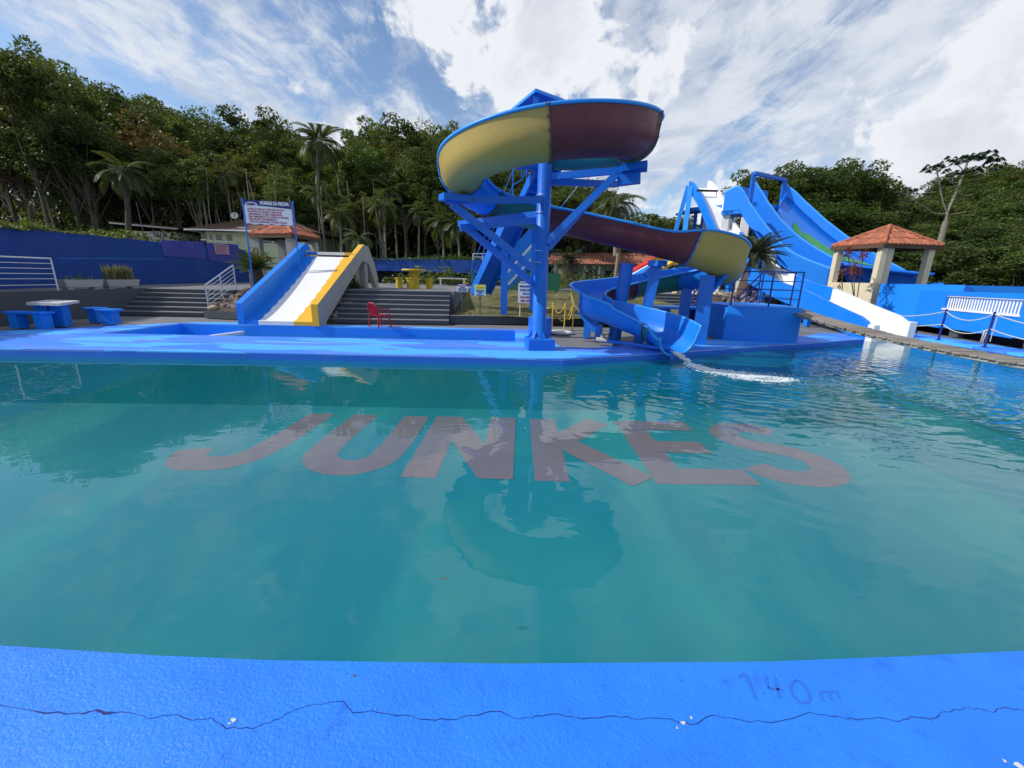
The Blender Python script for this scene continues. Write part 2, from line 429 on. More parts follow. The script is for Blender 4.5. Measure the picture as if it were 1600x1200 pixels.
def mat_water(splash=(5.6, 8.6), diff=.28, col=(.0, .34, .41), tint=(.97, .95, .96), calm=False):
    m_, nt, N, L, b = newmat('pool_water' if not calm else 'kiddie_pool_water')
    N.remove(b); out = N['Material Output']
    pos = N.new('ShaderNodeNewGeometry').outputs['Position']
    sp = N.new('ShaderNodeVectorMath'); sp.operation = 'DISTANCE'; L.new(pos, sp.inputs[0]); sp.inputs[1].default_value = (*splash, -.12)
    dist = sp.outputs['Value']
    sx = N.new('ShaderNodeSeparateXYZ'); L.new(pos, sx.inputs[0])
    # ring waves running out from the slide outlet, broken up by noise
    nn = nz(N, L, .8, 3, .5)
    wv = N.new('ShaderNodeMath'); wv.operation = 'MULTIPLY_ADD'; L.new(nn, wv.inputs[0]); wv.inputs[1].default_value = 1.6; L.new(dist, wv.inputs[2])
    k = N.new('ShaderNodeMath'); k.operation = 'MULTIPLY'; L.new(wv.outputs[0], k.inputs[0]); k.inputs[1].default_value = 21
    sn = N.new('ShaderNodeMath'); sn.operation = 'SINE'; L.new(k.outputs[0], sn.inputs[0])
    fall = mr(N, L, dist, .3, 8.5, 1, .0, True)
    ring = N.new('ShaderNodeMath'); ring.operation = 'MULTIPLY'; L.new(sn.outputs[0], ring.inputs[0]); L.new(fall, ring.inputs[1])
    chop = nz(N, L, 2.6, 2, .45, sc=(1, 1.7, 1), dist=.3); chop2 = nz(N, L, 9, 3, .5)
    slow = nz(N, L, .9, 2, .4)
    amp0 = mr(N, L, dist, .5, 7.5, 1, .10, True); rgt = mr(N, L, sx.outputs[0], 1.5, 8.5, 0, .38, True); mxn = N.new('ShaderNodeMath'); mxn.operation = 'MAXIMUM'; L.new(amp0, mxn.inputs[0]); L.new(rgt, mxn.inputs[1]); amp = mxn.outputs[0]; amp2 = mr(N, L, dist, .3, 5.0, 1, 0, True)
    mm = N.new('ShaderNodeMath'); mm.operation = 'MULTIPLY'; L.new(chop, mm.inputs[0]); L.new(amp, mm.inputs[1])
    bs = []
    def bmp(h, s_, d, prev):
        n = N.new('ShaderNodeBump'); n.inputs['Strength'].default_value = s_; n.inputs['Distance'].default_value = d; L.new(h, n.inputs['Height'])
        if prev is not None: L.new(prev, n.inputs['Normal'])
        return n.outputs[0]
    p = bmp(mm.outputs[0], 1, .020, None)
    if not calm: p = bmp(ring.outputs[0], 1, .0022, p)
    mm2 = N.new('ShaderNodeMath'); mm2.operation = 'MULTIPLY'; L.new(chop2, mm2.inputs[0]); L.new(amp2, mm2.inputs[1])
    p = bmp(mm2.outputs[0], 1, .004, p); p = bmp(slow, 1, .006, p)
    tr = N.new('ShaderNodeBsdfTransparent'); tr.inputs[0].default_value = (*tint, 1)
    df = N.new('ShaderNodeBsdfDiffuse')
    cl = nz(N, L, .28, 4, .55, dist=.6)
    L.new(mixc(N, L, mr(N, L, cl, .38, .68), col, (col[0] * 2.2 + .02, col[1] * 1.22, col[2] * 1.08)), df.inputs[0])
    m1 = N.new('ShaderNodeMixShader'); m1.inputs[0].default_value = diff; L.new(tr.outputs[0], m1.inputs[1]); L.new(df.outputs[0], m1.inputs[2])
    gl = N.new('ShaderNodeBsdfGlossy'); gl.inputs['Roughness'].default_value = .0; L.new(p, gl.inputs['Normal'])
    gm = N.new('ShaderNodeNewGeometry'); dp = N.new('ShaderNodeVectorMath'); dp.operation = 'DOT_PRODUCT'; L.new(p, dp.inputs[0]); L.new(gm.outputs['Incoming'], dp.inputs[1])
    ab = N.new('ShaderNodeMath'); ab.operation = 'ABSOLUTE'; L.new(dp.outputs['Value'], ab.inputs[0])
    om = N.new('ShaderNodeMath'); om.operation = 'SUBTRACT'; om.use_clamp = True; om.inputs[0].default_value = 1; L.new(ab.outputs[0], om.inputs[1])
    pw = N.new('ShaderNodeMath'); pw.operation = 'POWER'; L.new(om.outputs[0], pw.inputs[0]); pw.inputs[1].default_value = 5
    fr = N.new('ShaderNodeMath'); fr.operation = 'MULTIPLY_ADD'; L.new(pw.outputs[0], fr.inputs[0]); fr.inputs[1].default_value = .958; fr.inputs[2].default_value = .042   # Schlick, the same from above and below
    m2 = N.new('ShaderNodeMixShader'); L.new(fr.outputs[0], m2.inputs[0]); L.new(m1.outputs[0], m2.inputs[1]); L.new(gl.outputs[0], m2.inputs[2])
    L.new(m2.outputs[0], out.inputs[0]); return m_


def mat_grass():
    m_, nt, N, L, b = newmat('dry_lawn')
    a = nz(N, L, 1.2, 6, .65); c = mixc(N, L, mr(N, L, a, .38, .62), (.075, .095, .022), (.24, .19, .09))
    d = nz(N, L, 14, 5, .7); c = mixc(N, L, mr(N, L, d, .5, .7, 0, .7), c, (.05, .07, .018))
    L.new(c, b.inputs['Base Color']); b.inputs['Roughness'].default_value = 1
    bump(N, L, b, nz(N, L, 40, 6, .8), 1, .04); return m_


def mat_hill():
    m_, nt, N, L, b = newmat('forest_floor')
    a = nz(N, L, .15, 8, .7); c = mixc(N, L, mr(N, L, a, .35, .65), (.008, .016, .007), (.035, .045, .016))
    L.new(c, b.inputs['Base Color']); b.inputs['Roughness'].default_value = 1
    bump(N, L, b, nz(N, L, .8, 8, .8), 1, 1.0); return m_


def mat_wood():
    m_, nt, N, L, b = newmat('weathered_plank')
    oi = N.new('ShaderNodeObjectInfo')
    a = nz(N, L, 5, 6, .7, sc=(1, 8, 1)); c = mixc(N, L, mr(N, L, a, .3, .7), (.14, .12, .10), (.36, .33, .28))
    c = mixc(N, L, mr(N, L, oi.outputs['Random'], 0, 1, 0, .75), c, (.16, .13, .105))
    L.new(c, b.inputs['Base Color']); b.inputs['Roughness'].default_value = .9; bump(N, L, b, a, .6, .01); return m_


m_deck = mat_deck(); m_near = mat_near(); m_floor = mat_floor(); m_water = mat_water(); m_kwater = mat_water(diff=.3, col=(.02, .25, .55), tint=(.55, .85, .95), calm=True)
m_grass = mat_grass(); m_hill = mat_hill(); m_wood = mat_wood()
def snap(o): return (o, [snap(c) for c in o.children])
def inst(s, parent=None):
    c = s[0].copy(); COL.objects.link(c); c.parent = parent
    for k in s[1]: inst(k, c)
    return c


WATER_Z = -.14
# ------------------------------------------------------------------ ground, pool, decks
near = [(-13.2, 2.6), (-8, 1.75), (-5, 1.52), (-2.19, 1.46), (-1.5, 1.43), (-1.0, 1.42), (0, 1.43), (1.15, 1.47), (1.74, 1.51), (2.4, 1.56), (5, 1.8), (9, 2.4), (12.4, 3.2)]
POOL = near + [(12.82, 10.36), (13.07, 13.77), (13.05, 14.4), (11.3, 14.4), (10.94, 12.98), (6.91, 11.22), (1.05, 8.47), (-5.25, 8.37), (-13.2, 8.05)]
KID = [(-10.46, 10.50), (.06, 10.80), (.06, 13.17), (-10.35, 12.95)]
g = MB(); g.prism([(-500, -300), (500, -300), (500, 700), (-500, 700)], -.03, -.03, 0, [POOL[::-1], KID[::-1]])
tag(g.build('ground', m_pave), kind='structure')
# pool shell: walls and floor
b = MB(); n = len(POOL)
for i in range(n):
    p, q = POOL[i], POOL[(i + 1) % n]
    b.add([(p[0], p[1], -.22), (q[0], q[1], -.22), (q[0], q[1], -.032), (p[0], p[1], -.032)], [(0, 1, 2, 3)])
    b.add([(p[0], p[1], -1.45), (q[0], q[1], -1.45), (q[0], q[1], -.22), (p[0], p[1], -.22)], [(0, 1, 2, 3)], 1)
b.build('pool_wall', [m_poolwall, m_floor])['kind'] = 'structure'
b = MB(); b.prism(POOL, -1.12, -1.12); pf = tag(b.build('pool_floor', m_floor), kind='structure')
b = MB(); b.prism(POOL, WATER_Z, WATER_Z); tag(b.build('pool_water', m_water), kind='structure')
# letters painted on the pool floor
LT = {'J': [[(1.30, 2.85), (1.22, 1.1), (1.02, .5), (.62, .32), (.25, .42), (.06, .85)]],
      'U': [[(.28, 2.85), (.22, 1.1), (.34, .55), (.72, .30), (1.12, .42), (1.30, .95), (1.34, 2.85)]],
      'N': [[(.26, .0), (.30, 2.85)], [(.34, 2.75), (1.36, .12)], [(1.40, .0), (1.44, 2.85)]],
      'K': [[(.28, .0), (.30, 2.85)], [(1.45, 2.75), (.42, 1.45)], [(.55, 1.6), (1.62, .05)]],
      'E': [[(.28, .0), (.30, 2.85)], [(.28, .28), (1.55, .28)], [(.3, 1.45), (1.35, 1.45)], [(.3, 2.58), (1.5, 2.58)]],
      'S': [[(1.30, 2.35), (.95, 2.6), (.50, 2.52), (.28, 2.12), (.48, 1.68), (.98, 1.40), (1.28, 1.02), (1.18, .52), (.75, .28), (.28, .40), (.08, .72)]]}


def stroke(mb, pts, w, z, mi=0):
    P = [Vector(p) for p in pts]
    if len(P) > 3:
        Q = []
        for i in range(len(P) - 1):
            p0, p1, p2, p3 = P[max(i - 1, 0)], P[i], P[i + 1], P[min(i + 2, len(P) - 1)]
            for t in (0, .25, .5, .75):
                Q.append(.5 * ((2 * p1) + (p2 - p0) * t + (2 * p0 - 5 * p1 + 4 * p2 - p3) * t * t + (3 * p1 - p0 - 3 * p2 + p3) * t ** 3))
        P = Q + [P[-1]]
    vs = []
    for i, p in enumerate(P):
        d = (P[min(i + 1, len(P) - 1)] - P[max(i - 1, 0)]).normalized(); nn = Vector((-d.y, d.x))
        vs += [(*(p + nn * w / 2), z), (*(p - nn * w / 2), z)]
    mb.add(vs, [(2 * i, 2 * i + 1, 2 * i + 3, 2 * i + 2) for i in range(len(P) - 1)], mi)


m_letter = paint('letter_red_paint', (.27, .05, .052), rough=.8, grime=.35, var=.5, bmp=0)
x = -5.30
for ch, adv in zip('JUNKES', (1.95, 1.72, 1.95, 1.78, 1.75, 0)):
    b = MB()
    for k, s in enumerate(LT[ch]): stroke(b, [((x + px_) * .95 + .02 + .012 * math.sin(py_ * 9), 5.26 + py_ * .92 + .012 * math.sin(px_ * 11 + x)) for px_, py_ in s], .49, -1.115 + .004 * k)
    b.build('letter', m_letter, pf); x += adv
# kiddie pool
b = MB()
for i in range(4):
    p, q = KID[i], KID[(i + 1) % 4]
    b.add([(p[0], p[1], -.6), (q[0], q[1], -.6), (q[0], q[1], -.032), (p[0], p[1], -.032)], [(0, 1, 2, 3)])
b.prism(KID, -.55, -.55); b.build('kiddie_pool_shell', m_blue)['kind'] = 'structure'
b = MB(); b.prism([(-9.0, 10.55), (.06, 10.80), (.06, 13.17), (-8.4, 12.97)], -.25, -.25); tag(b.build('kiddie_pool_water', m_kwater), kind='structure')
b = MB(); b.prism([(-9.12, 10.54), (-9.0, 10.55), (-8.4, 12.97), (-8.52, 12.97)], -.5, -.2); tag(b.build('kiddie_pool_divider', m_white), kind='structure')
# blue painted decks (0.03 slab over the grey floor)
b = MB(); DK = [(-13.2, 8.05), (-5.25, 8.37), (1.05, 8.47), (6.91, 11.22), (10.94, 12.98), (11.3, 14.4), (10.6, 14.4), (9.2, 13.3), (7.4, 12.6), (5.2, 11.9), (3.2, 10.75), (1.9, 10.0), (1.15, 10.1), (.95, 12.6), (.95, 13.45), (-3, 13.45), (-8.6, 13.5), (-10.2, 13.3), (-12.2, 11.3), (-13.8, 9.6), (-15.5, 9.4), (-15.5, 8.0)]
b.prism(DK, -.028, 0, 0, [KID[::-1]]); tag(b.build('pool_deck', m_deck), kind='structure')
b = MB(); b.beam((-13.6, 9.52, .001), (.2, 9.86, .001), .022, .004); b.build('deck_joint', m_concrete)['kind'] = 'structure'
b = MB(); b.prism(near + [(14.5, 3.2), (14.5, -6), (-15.5, -6), (-15.5, 2.6)][::1], -.028, 0)
nd = MB(); nd.prism([(-15.5, -6), (14.5, -6), (14.5, 3.2)] + near[::-1] + [(-15.5, 2.6)], -.3, 0)
near_deck = bevel(nd.build('near_deck', m_near, fix=True), .012); tag(near_deck, kind='structure')
b = MB(); b.prism([(12.4, 3.2), (14.5, 3.2), (13.8, 10.36), (14.2, 14.6), (13.05, 14.6), (13.07, 13.77), (12.82, 10.36)], -.6, .03); tag(b.build('side_deck', m_deck, fix=True), kind='structure')
# crack in the near deck, chips and worn depth number
CR = [(0, 1100), (60, 1112), (120, 1116), (145, 1110), (165, 1113), (200, 1113), (230, 1122), (275, 1117), (300, 1126), (330, 1124), (355, 1137), (395, 1139), (430, 1126), (455, 1111), (490, 1101), (537, 1096), (552, 1112), (590, 1112), (650, 1122), (690, 1125), (740, 1119), (775, 1111), (800, 1121), (830, 1122), (860, 1115), (910, 1124), (960, 1120), (1000, 1123), (1050, 1124), (1080, 1134), (1110, 1118), (1150, 1125), (1185, 1127), (1210, 1130), (1265, 1114), (1300, 1120), (1330, 1124), (1370, 1122), (1410, 1128), (1425, 1120), (1460, 1122), (1475, 1114), (1510, 1106), (1550, 1112), (1570, 1107), (1600, 1110)]
W = [atZ(*p) for p in CR]; Q = []
for i in range(len(W) - 1):
    for t in (0, .25, .5, .75):
        p = W[i].lerp(W[i + 1], t); Q.append(p + Vector((random.uniform(-.002, .002), random.uniform(-.005, .005), 0)))
Q = [W[0] + Vector((-1.6, .12, 0)), W[0] + Vector((-.6, .03, 0))] + Q + [W[-1], W[-1] + Vector((.9, .05, 0)), W[-1] + Vector((2, .0, 0))]
b = MB(); vs = []
for i, p in enumerate(Q):
    d = (Q[min(i + 1, len(Q) - 1)] - Q[max(i - 1, 0)]).normalized(); nn = Vector((-d.y, d.x, 0)); w = random.uniform(.0006, .0018)
    if 5 < i < 20: w = random.uniform(.001, .006)
    vs += [p + nn * w + Vector((0, 0, .0012)), p - nn * w + Vector((0, 0, .0012))]
b.add(vs, [(2 * i, 2 * i + 1, 2 * i + 3, 2 * i + 2) for i in range(len(Q) - 1)]); b.build('deck_crack', m_navy, near_deck)
b = MB()
for px_, py_, r_, k in ((365, 1125, .013, 0), (358, 1131, .006, 0), (1068, 1130, .014, 0), (1080, 1122, .008, 0), (1058, 1138, .006, 0), (554, 1056, .008, 1), (541, 1054, .004, 1), (1592, 1197, .02, 0), (1570, 1190, .008, 0)):
    c = atZ(px_, py_); m_ = 9; vs = [(c.x + r_ * random.uniform(.3, 1.1) * math.cos(a), c.y + r_ * random.uniform(.3, 1) * math.sin(a), .0022) for a in [2 * math.pi * j / m_ for j in range(m_)]]
    b.add(vs, [tuple(range(m_))], k)
b.build('paint_chip', [m_dirtywhite, m_seam], near_deck)
m_faint = paint('faded_marker_paint', (.02, .135, .58), rough=.6, grime=.3, bmp=.3)
b = MB(); S = lambda *p: stroke(b, [tuple(atZ(*q).xy) for q in p], .010, .0016)
S((1155, 1058), (1163, 1053), (1169, 1062), (1175, 1078), (1181, 1092)); S((1192, 1082), (1194, 1084))
S((1196, 1055), (1200, 1075)); S((1200, 1075), (1222, 1078)); S((1211, 1060), (1219, 1092))
S((1243, 1064), (1236, 1070), (1238, 1085), (1252, 1098), (1265, 1094), (1262, 1078), (1252, 1066), (1241, 1063))
S((1281, 1080), (1286, 1096)); S((1284, 1082), (1294, 1080), (1299, 1094)); S((1298, 1082), (1307, 1080), (1312, 1092))
b.build('depth_mark', m_faint, near_deck)

# ------------------------------------------------------------------ terraces and stairs
def block(name, poly, z0, z1, mat): 
    b = MB(); b.prism(poly, z0, z1); return tag(b.build(name, mat, fix=True), kind='structure')


block('left_terrace', [(-14.4, 3), (-14.2, 16.62), (-9.2, 16.62), (-9.2, 60), (-60, 60), (-60, 3)], -.02, .90, m_pave)
block('middle_terrace', [(-9.19, 16.95), (-2.25, 15.95), (-2.25, 22.3), (7.2, 22.6), (7.2, 60), (-9.19, 60)], -.02, 1.05, m_pave)
block('right_terrace', [(7.21, 23.25), (16.5, 23.25), (16.5, 34), (70, 34), (70, 90), (7.21, 90)], -.02, .95, m_pave)
b = MB(); b.bb(-60, -14.2, 3, 16.6, .904, .93); 
# retaining wall face (dark paint)
rw = MB(); rw.add([(-14.38, 3.0, 0), (-14.19, 16.6, 0), (-14.19, 16.6, .88), (-14.38, 3.0, .82)], [(0, 1, 2, 3)])
rw = MB(); rw.slab([(-14.37, 3, -.02), (-14.18, 16.6, -.02), (-14.18, 16.6, .9), (-14.37, 3, .9)], (.05, 0, 0))
tag(rw.build('retaining_wall', m_darkpaint, fix=True), 'dark grey retaining wall behind the stone table on the left', 'wall')


def stairs(label, fl, fr, n, rise, run, back):
    """fl/fr: front bottom corners; each step is a block under the next"""
    t = thing('stairs', label, 'stairs', ((fl[0] + fr[0]) / 2, (fl[1] + fr[1]) / 2, 0))
    o = Vector((*t.location.xy, 0)); dl = Vector(back[0]); dr = Vector(back[1])
    for i in range(n):
        b = MB(); a = Vector(fl) + dl * run * i; c = Vector(fr) + dr * run * i
        a2 = Vector(fl) + dl * run * n; c2 = Vector(fr) + dr * run * n
        a2 = Vector(fl) + dl * run * (i + 1.15); c2 = Vector(fr) + dr * run * (i + 1.15)
        z0, z1 = max(0, rise * i - .05), rise * (i + 1)
        P = [(p.x - o.x, p.y - o.y) for p in (a, c, c2, a2)]
        b.prism(P, z0, z1 - .028, 0)
        e = .015; P2 = [(P[0][0], P[0][1] - e), (P[1][0], P[1][1] - e), P[2], P[3]]
        b.prism(P2, z1 - .0275, z1, 1)
        b.build('step', [m_darkpaint, m_tread], t, fix=True)
    return t


stairs('six wide dark grey steps rising from the left deck towards the blue wall', (-14.15, 14.9), (-10.86, 15.0), 6, .15, .285, ((0, 1), (0, 1)))
stairs('seven dark grey steps between the kids slide and the lawn', (-6.6, 13.95), (-2.2, 14.25), 7, .15, .28, ((.0, 1), (-.12, 1)))
stairs('far flight of dark steps seen beneath the spiral slide', (5.6, 21.7), (10.35, 21.7), 6, .16, .28, ((0, 1), (0, 1)))
# lawn slope with low kerb wall
b = MB(); nx, ny = 40, 26
vs = []
for j in range(ny + 1):
    for i in range(nx + 1):
        u_, v_ = i / nx, j / ny
        x_ = -2.18 + u_ * 9.3; y_ = 14.72 + v_ * 7.7
        z_ = .26 + .80 * (3 * v_ ** 2 - 2 * v_ ** 3) ** .8 * (1 - .25 * u_) + .03 * math.sin(x_ * 2.1 + y_) + random.uniform(-.012, .012)
        if u_ > .5: z_ -= .12 * (u_ - .5)
        vs.append((x_, y_, z_))
b.add(vs, [(j * (nx + 1) + i, j * (nx + 1) + i + 1, (j + 1) * (nx + 1) + i + 1, (j + 1) * (nx + 1) + i) for j in range(ny) for i in range(nx)], 0, True)
tag(b.build('lawn', m_grass), kind='structure')
b = MB()
for k in range(9000):
    u_ = random.random(); v_ = random.random() ** 1.6
    x_ = -2.15 + u_ * 9.2; y_ = 14.78 + v_ * 7.4
    z_ = .25 + .80 * (3 * v_ ** 2 - 2 * v_ ** 3) ** .8 * (1 - .25 * u_) - (.12 * (u_ - .5) if u_ > .5 else 0)
    a = random.uniform(0, 3.14); h = random.uniform(.03, .09); w = .012
    b.add([(x_ - w * math.cos(a), y_ - w * math.sin(a), z_), (x_ + w * math.cos(a), y_ + w * math.sin(a), z_), (x_ + random.uniform(-.03, .03), y_ + random.uniform(-.03, .03), z_ + h)], [(0, 1, 2)])
m_blade = mat_leaf('grass_blade', (.10, .11, .03), (.30, .26, .12))
tag(b.build('grass_tufts', m_blade), kind='stuff')
kw = MB(); kw.slab([(-2.2, 14.58, 0), (7.1, 15.9, 0), (7.1, 15.9, .27), (-2.2, 14.58, .27)], (-.02, .14, 0)); tag(kw.build('kerb_wall', m_darkpaint, fix=True), 'low dark kerb wall holding the front edge of the lawn', 'wall')
kw = MB(); kw.slab([(-2.2, 14.56, .27), (7.1, 15.88, .27), (7.1, 16.04, .27), (-2.2, 14.72, .27)], (0, 0, .02)); tag(kw.build('kerb_cap', m_tread, fix=True), kind='structure')

# ------------------------------------------------------------------ blue walls
def wall_px(label, pts, thick, mats, name='wall', cat='wall'):
    """pts: list of (x, y, z0, z1) along the wall foot"""
    t = thing(name, label, cat, (pts[0][0], pts[0][1], pts[0][2])); o = t.location
    b = MB()
    for i in range(len(pts) - 1):
        a, c = pts[i], pts[i + 1]; d = Vector((c[0] - a[0], c[1] - a[1], 0)).normalized(); nn = Vector((d.y, -d.x, 0)) * -thick
        b.slab([Vector((a[0], a[1], a[2])) - o, Vector((c[0], c[1], c[2])) - o, Vector((c[0], c[1], c[3])) - o, Vector((a[0], a[1], a[3])) - o], nn)
    b.build('wall_panel', mats, t, fix=True); return t


LW = [(-14.5, 8.2, .85, 2.50), (-16.4, 15.3, .85, 2.86), (-17.6, 21.2, .85, 2.92), (-18.6, 30.0, .85, 3.05)]
# foot (90,452) ... (330,441); top (0,361) ... (375,380)
lw = wall_px('long royal blue boundary wall on the left with an ivy top', LW, .2, m_wallblue)
o = lw.location


def onwall(px_, py_, off=.012):
    d = Vector(ray(px_, py_)); E = Vector((0, 0, EYE))
    best = None
    for i in range(len(LW) - 1):
        a, c = LW[i], LW[i + 1]; A = Vector((a[0], a[1], 0)); C = Vector((c[0], c[1], 0)); w = (C - A); nn = Vector((w.y, -w.x, 0)).normalized()
        t = (A - E).dot(nn) / d.dot(nn); P = E + d * t; s = (P - A).dot(w) / w.dot(w)
        if t > 0 and (-.001 <= s <= 1.001 or best is None): best = P + nn * off
    return best


def wall_patch(pp, mat, name, off=.012, th=.01):
    b = MB(); P = [onwall(*q, off) - o for q in pp]; nn = Vector((1, -.2, 0)).normalized() * th
    b.slab(P, nn); return b.build(name, mat, lw, fix=True)


wall_patch([(250, 375), (318, 378), (322, 405), (290, 402), (255, 400)], m_mural, 'mural_panel')
wall_patch([(322, 379), (372, 382), (374, 416), (326, 406)], m_mural, 'mural_panel')
wall_patch([(90, 403.6), (255, 404.2), (255, 405), (90, 404.4)], m_rim, 'painted_line', .010, .004)
# white metal notice on the wall
P = [onwall(*q, .05) for q in ((332, 380), (355, 383), (357, 398), (335, 397))]
t = thing('notice_board', 'small faded pink notice board fixed to the left blue wall', 'sign', P[3])
b = MB(); b.slab([p - P[3] for p in P], (.02, 0, 0)); b.build('board', m_signpink, t, fix=True)
b = MB()
for k in range(7):
    a = P[0].lerp(P[3], .12 + k * .12) - P[3]; c = P[1].lerp(P[2], .12 + k * .12) - P[3]
    a2 = a.lerp(c, .08); c2 = a.lerp(c, random.uniform(.7, .92)); b.beam(a2 + Vector((.03, 0, 0)), c2 + Vector((.03, 0, 0)), .008, .018)
b.build('lettering', m_signred, t)
# far blue wall behind the middle terrace
fwl = wall_px('far low royal blue wall at the forest edge behind the terrace', [(-11.5, 31, 1.9, 2.75), (-3.2, 30, 1.85, 2.72), (.4, 29.8, 1.85, 2.71)], .3, m_wallblue)
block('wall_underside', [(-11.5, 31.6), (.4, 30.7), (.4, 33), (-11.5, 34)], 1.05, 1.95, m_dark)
for k, xx in enumerate((-10, -7.2, -4.4, -1.6)):
    b = MB(); b.bb(-.12, .12, -.12, .12, 0, .9); b.build('wall_post', m_wallblue, fwl, loc=Vector((xx, 30.9 + xx * -.04 - .3, 1.05)) - fwl.location)
# ------------------------------------------------------------------ kids slide
kx0, kx1 = -8.6, -6.05
ks = thing('kids_slide', 'wide concrete kids slide with blue, white and yellow lanes', 'slide', (kx0, 13, 0)); K0 = ks.location.copy()


def Kp(x, y, z): return Vector((x, y, z)) - K0


prof_out = [(13.02, 0), (13.02, .66), (17.45, 2.74), (17.95, 2.72), (18.6, 2.1), (19.0, 1.45), (19.0, 1.0), (18.75, 1.0), (17.9, 2.02), (17.2, 2.12), (13.5, .08), (13.5, 0)]
for nm, x_, w, mi in (('side_wall', kx0, .2, 0), ('side_wall', kx1 - .2, .2, 1)):
    b = MB(); b.slab([Kp(x_, y, z) for y, z in prof_out], (w, 0, 0))
    s = b.build(nm, m_slide_blue if mi == 0 else m_greyrender, ks, fix=True)
    if mi == 1: s['label'] = 'grey rendered right side wall'
    bevel(s, .015)
# yellow / blue inner faces and cap of the walls
b = MB(); b.slab([Kp(kx1 - .203, 13.0, 0), Kp(kx1 - .203, 13.0, .67), Kp(kx1 - .203, 17.4, 2.75), Kp(kx1 - .203, 17.4, 2.0), Kp(kx1 - .203, 13.4, .1), Kp(kx1 - .203, 13.4, 0)], (-.004, 0, 0)); b.slab([Kp(kx1 - .207, 13.0, 0), Kp(kx1 - .0, 13.0, 0), Kp(kx1, 13.0, .672), Kp(kx1 - .207, 13.0, .672)], (0, -.012, 0))
b.slab([Kp(kx1 - .207, 13.0, .663), Kp(kx1 + .004, 13.0, .663), Kp(kx1 + .004, 17.42, 2.743), Kp(kx1 - .207, 17.42, 2.743)], (0, -.004, .010)); b.build('yellow_cap', m_kidyellow, ks, fix=True)
b = MB(); b.slab([Kp(kx0 + .18, 17.5, 2.74), Kp(kx0 + .206, 17.95, 2.725), Kp(kx0 + .206, 18.6, 2.1), Kp(kx0 + .206, 17.5, 2.1)], (.01, 0, 0)); b.build('cream_cheek', m_cream, ks, fix=True)
# lanes with scalloped joints
def lane_edge(x, y, t): return x + .045 * abs(math.sin(y * 7.0)) * t - .02 * t
ys = np.linspace(13.05, 17.35, 120)
def surf(y): 
    s = (y - 13.05) / 4.3; return .12 + 2.13 * (s ** 1.12 if s > 0 else 0)
xl = [(kx0 + .2, 0), (-7.98, 1), (-6.88, 1), (kx1 - .207, 0)]
for k, mt in enumerate((m_slide_blue, m_white, m_kidyellow)):
    b = MB(); vs = []
    for y in ys:
        a = lane_edge(xl[k][0] + (.35 * (1 - (y - 13) / 4.4) if k == 1 else 0) * 0, y, xl[k][1]); c = lane_edge(xl[k + 1][0], y, xl[k + 1][1]); z = surf(y)
        vs += [Kp(a, y, z), Kp(c, y, z)]
    m_ = len(ys); b.add(vs, [(2 * i, 2 * i + 1, 2 * i + 3, 2 * i + 2) for i in range(m_ - 1)], 0, True)
    a, c = xl[k][0], xl[k + 1][0]
    b.slab([Kp(a, 13.045, 0), Kp(c, 13.045, 0), Kp(c, 13.045, .12), Kp(a, 13.045, .12)], (0, .02, 0))
    b.bb(a - K0.x, c - K0.x, 17.52 - K0.y, 17.72 - K0.y, 2.33, 2.44)
    b.build('slide_lane', mt, ks)
b = MB(); b.bb(kx0 + .2 - K0.x, kx1 - .21 - K0.x, 17.36 - K0.y, 17.9 - K0.y, 2.0, 2.2); b.bb(kx0 + .2 - K0.x, kx1 - .21 - K0.x, 18.2 - K0.y, 18.3 - K0.y, 1.0, 2.2); b.build('platform', m_greyrender, ks)
b = MB(); b.bb(kx1 - .3 - K0.x, kx1 - .05 - K0.x, 17.55 - K0.y, 17.85 - K0.y, 1.0, 2.1); b.build('leg', m_greyrender, ks); b = MB(); b.bb(kx0 + .05 - K0.x, kx0 + .3 - K0.x, 17.55 - K0.y, 17.85 - K0.y, 1.0, 2.1); b.build('leg', m_greyrender, ks)
# rock beds either side
block('rock_bed', [(-10.8, 14.6), (-8.65, 14.2), (-8.65, 17.0), (-10.8, 16.9)], 0, .25, m_darkpaint)
b = MB(); b.slab([(-10.75, 14.7, .26), (-8.62, 14.3, .26), (-8.62, 17.2, 1.1), (-10.75, 17.0, .97)], (0, 0, -.3)); tag(b.build('soil_bank', m_soil, fix=True), kind='structure')
b = MB(); b.slab([(-8.4, 13.9, .02), (-6.15, 13.8, .02), (-5.6, 16.2, 1.06), (-8.4, 17.1, 1.06)], (0, 0, -.3)); tag(b.build('soil_bank', m_soil, fix=True), kind='structure')


def rock_mesh(seed, s=1):
    r_ = random.Random(seed); b = MB(); n1, n2 = 7, 5; ph = [r_.uniform(0, 6) for _ in range(4)]; vs = []
    for i in range(n2 + 1):
        th = math.pi * i / n2
        for j in range(n1):
            a = 2 * math.pi * j / n1; q = 1 + .22 * math.sin(2 * a + ph[0]) + .2 * math.sin(3 * th + ph[1] + a) + r_.uniform(-.1, .1)
            vs.append((s * q * math.sin(th) * math.cos(a), s * .8 * q * math.sin(th) * math.sin(a), s * .62 * q * math.cos(th)))
    b.add(vs, [(i * n1 + j, (i + 1) * n1 + j, (i + 1) * n1 + (j + 1) % n1, i * n1 + (j + 1) % n1) for i in range(n2) for j in range(n1)], 0, True); return b


rocks = [rock_mesh(i).build('rock', m_rock) for i in range(6)]
m_rock2 = paint('pale_rock', (.38, .31, .20), rough=.95, grime=.4, var=.9, bmp=.8, bs=18)
used = [False] * 6


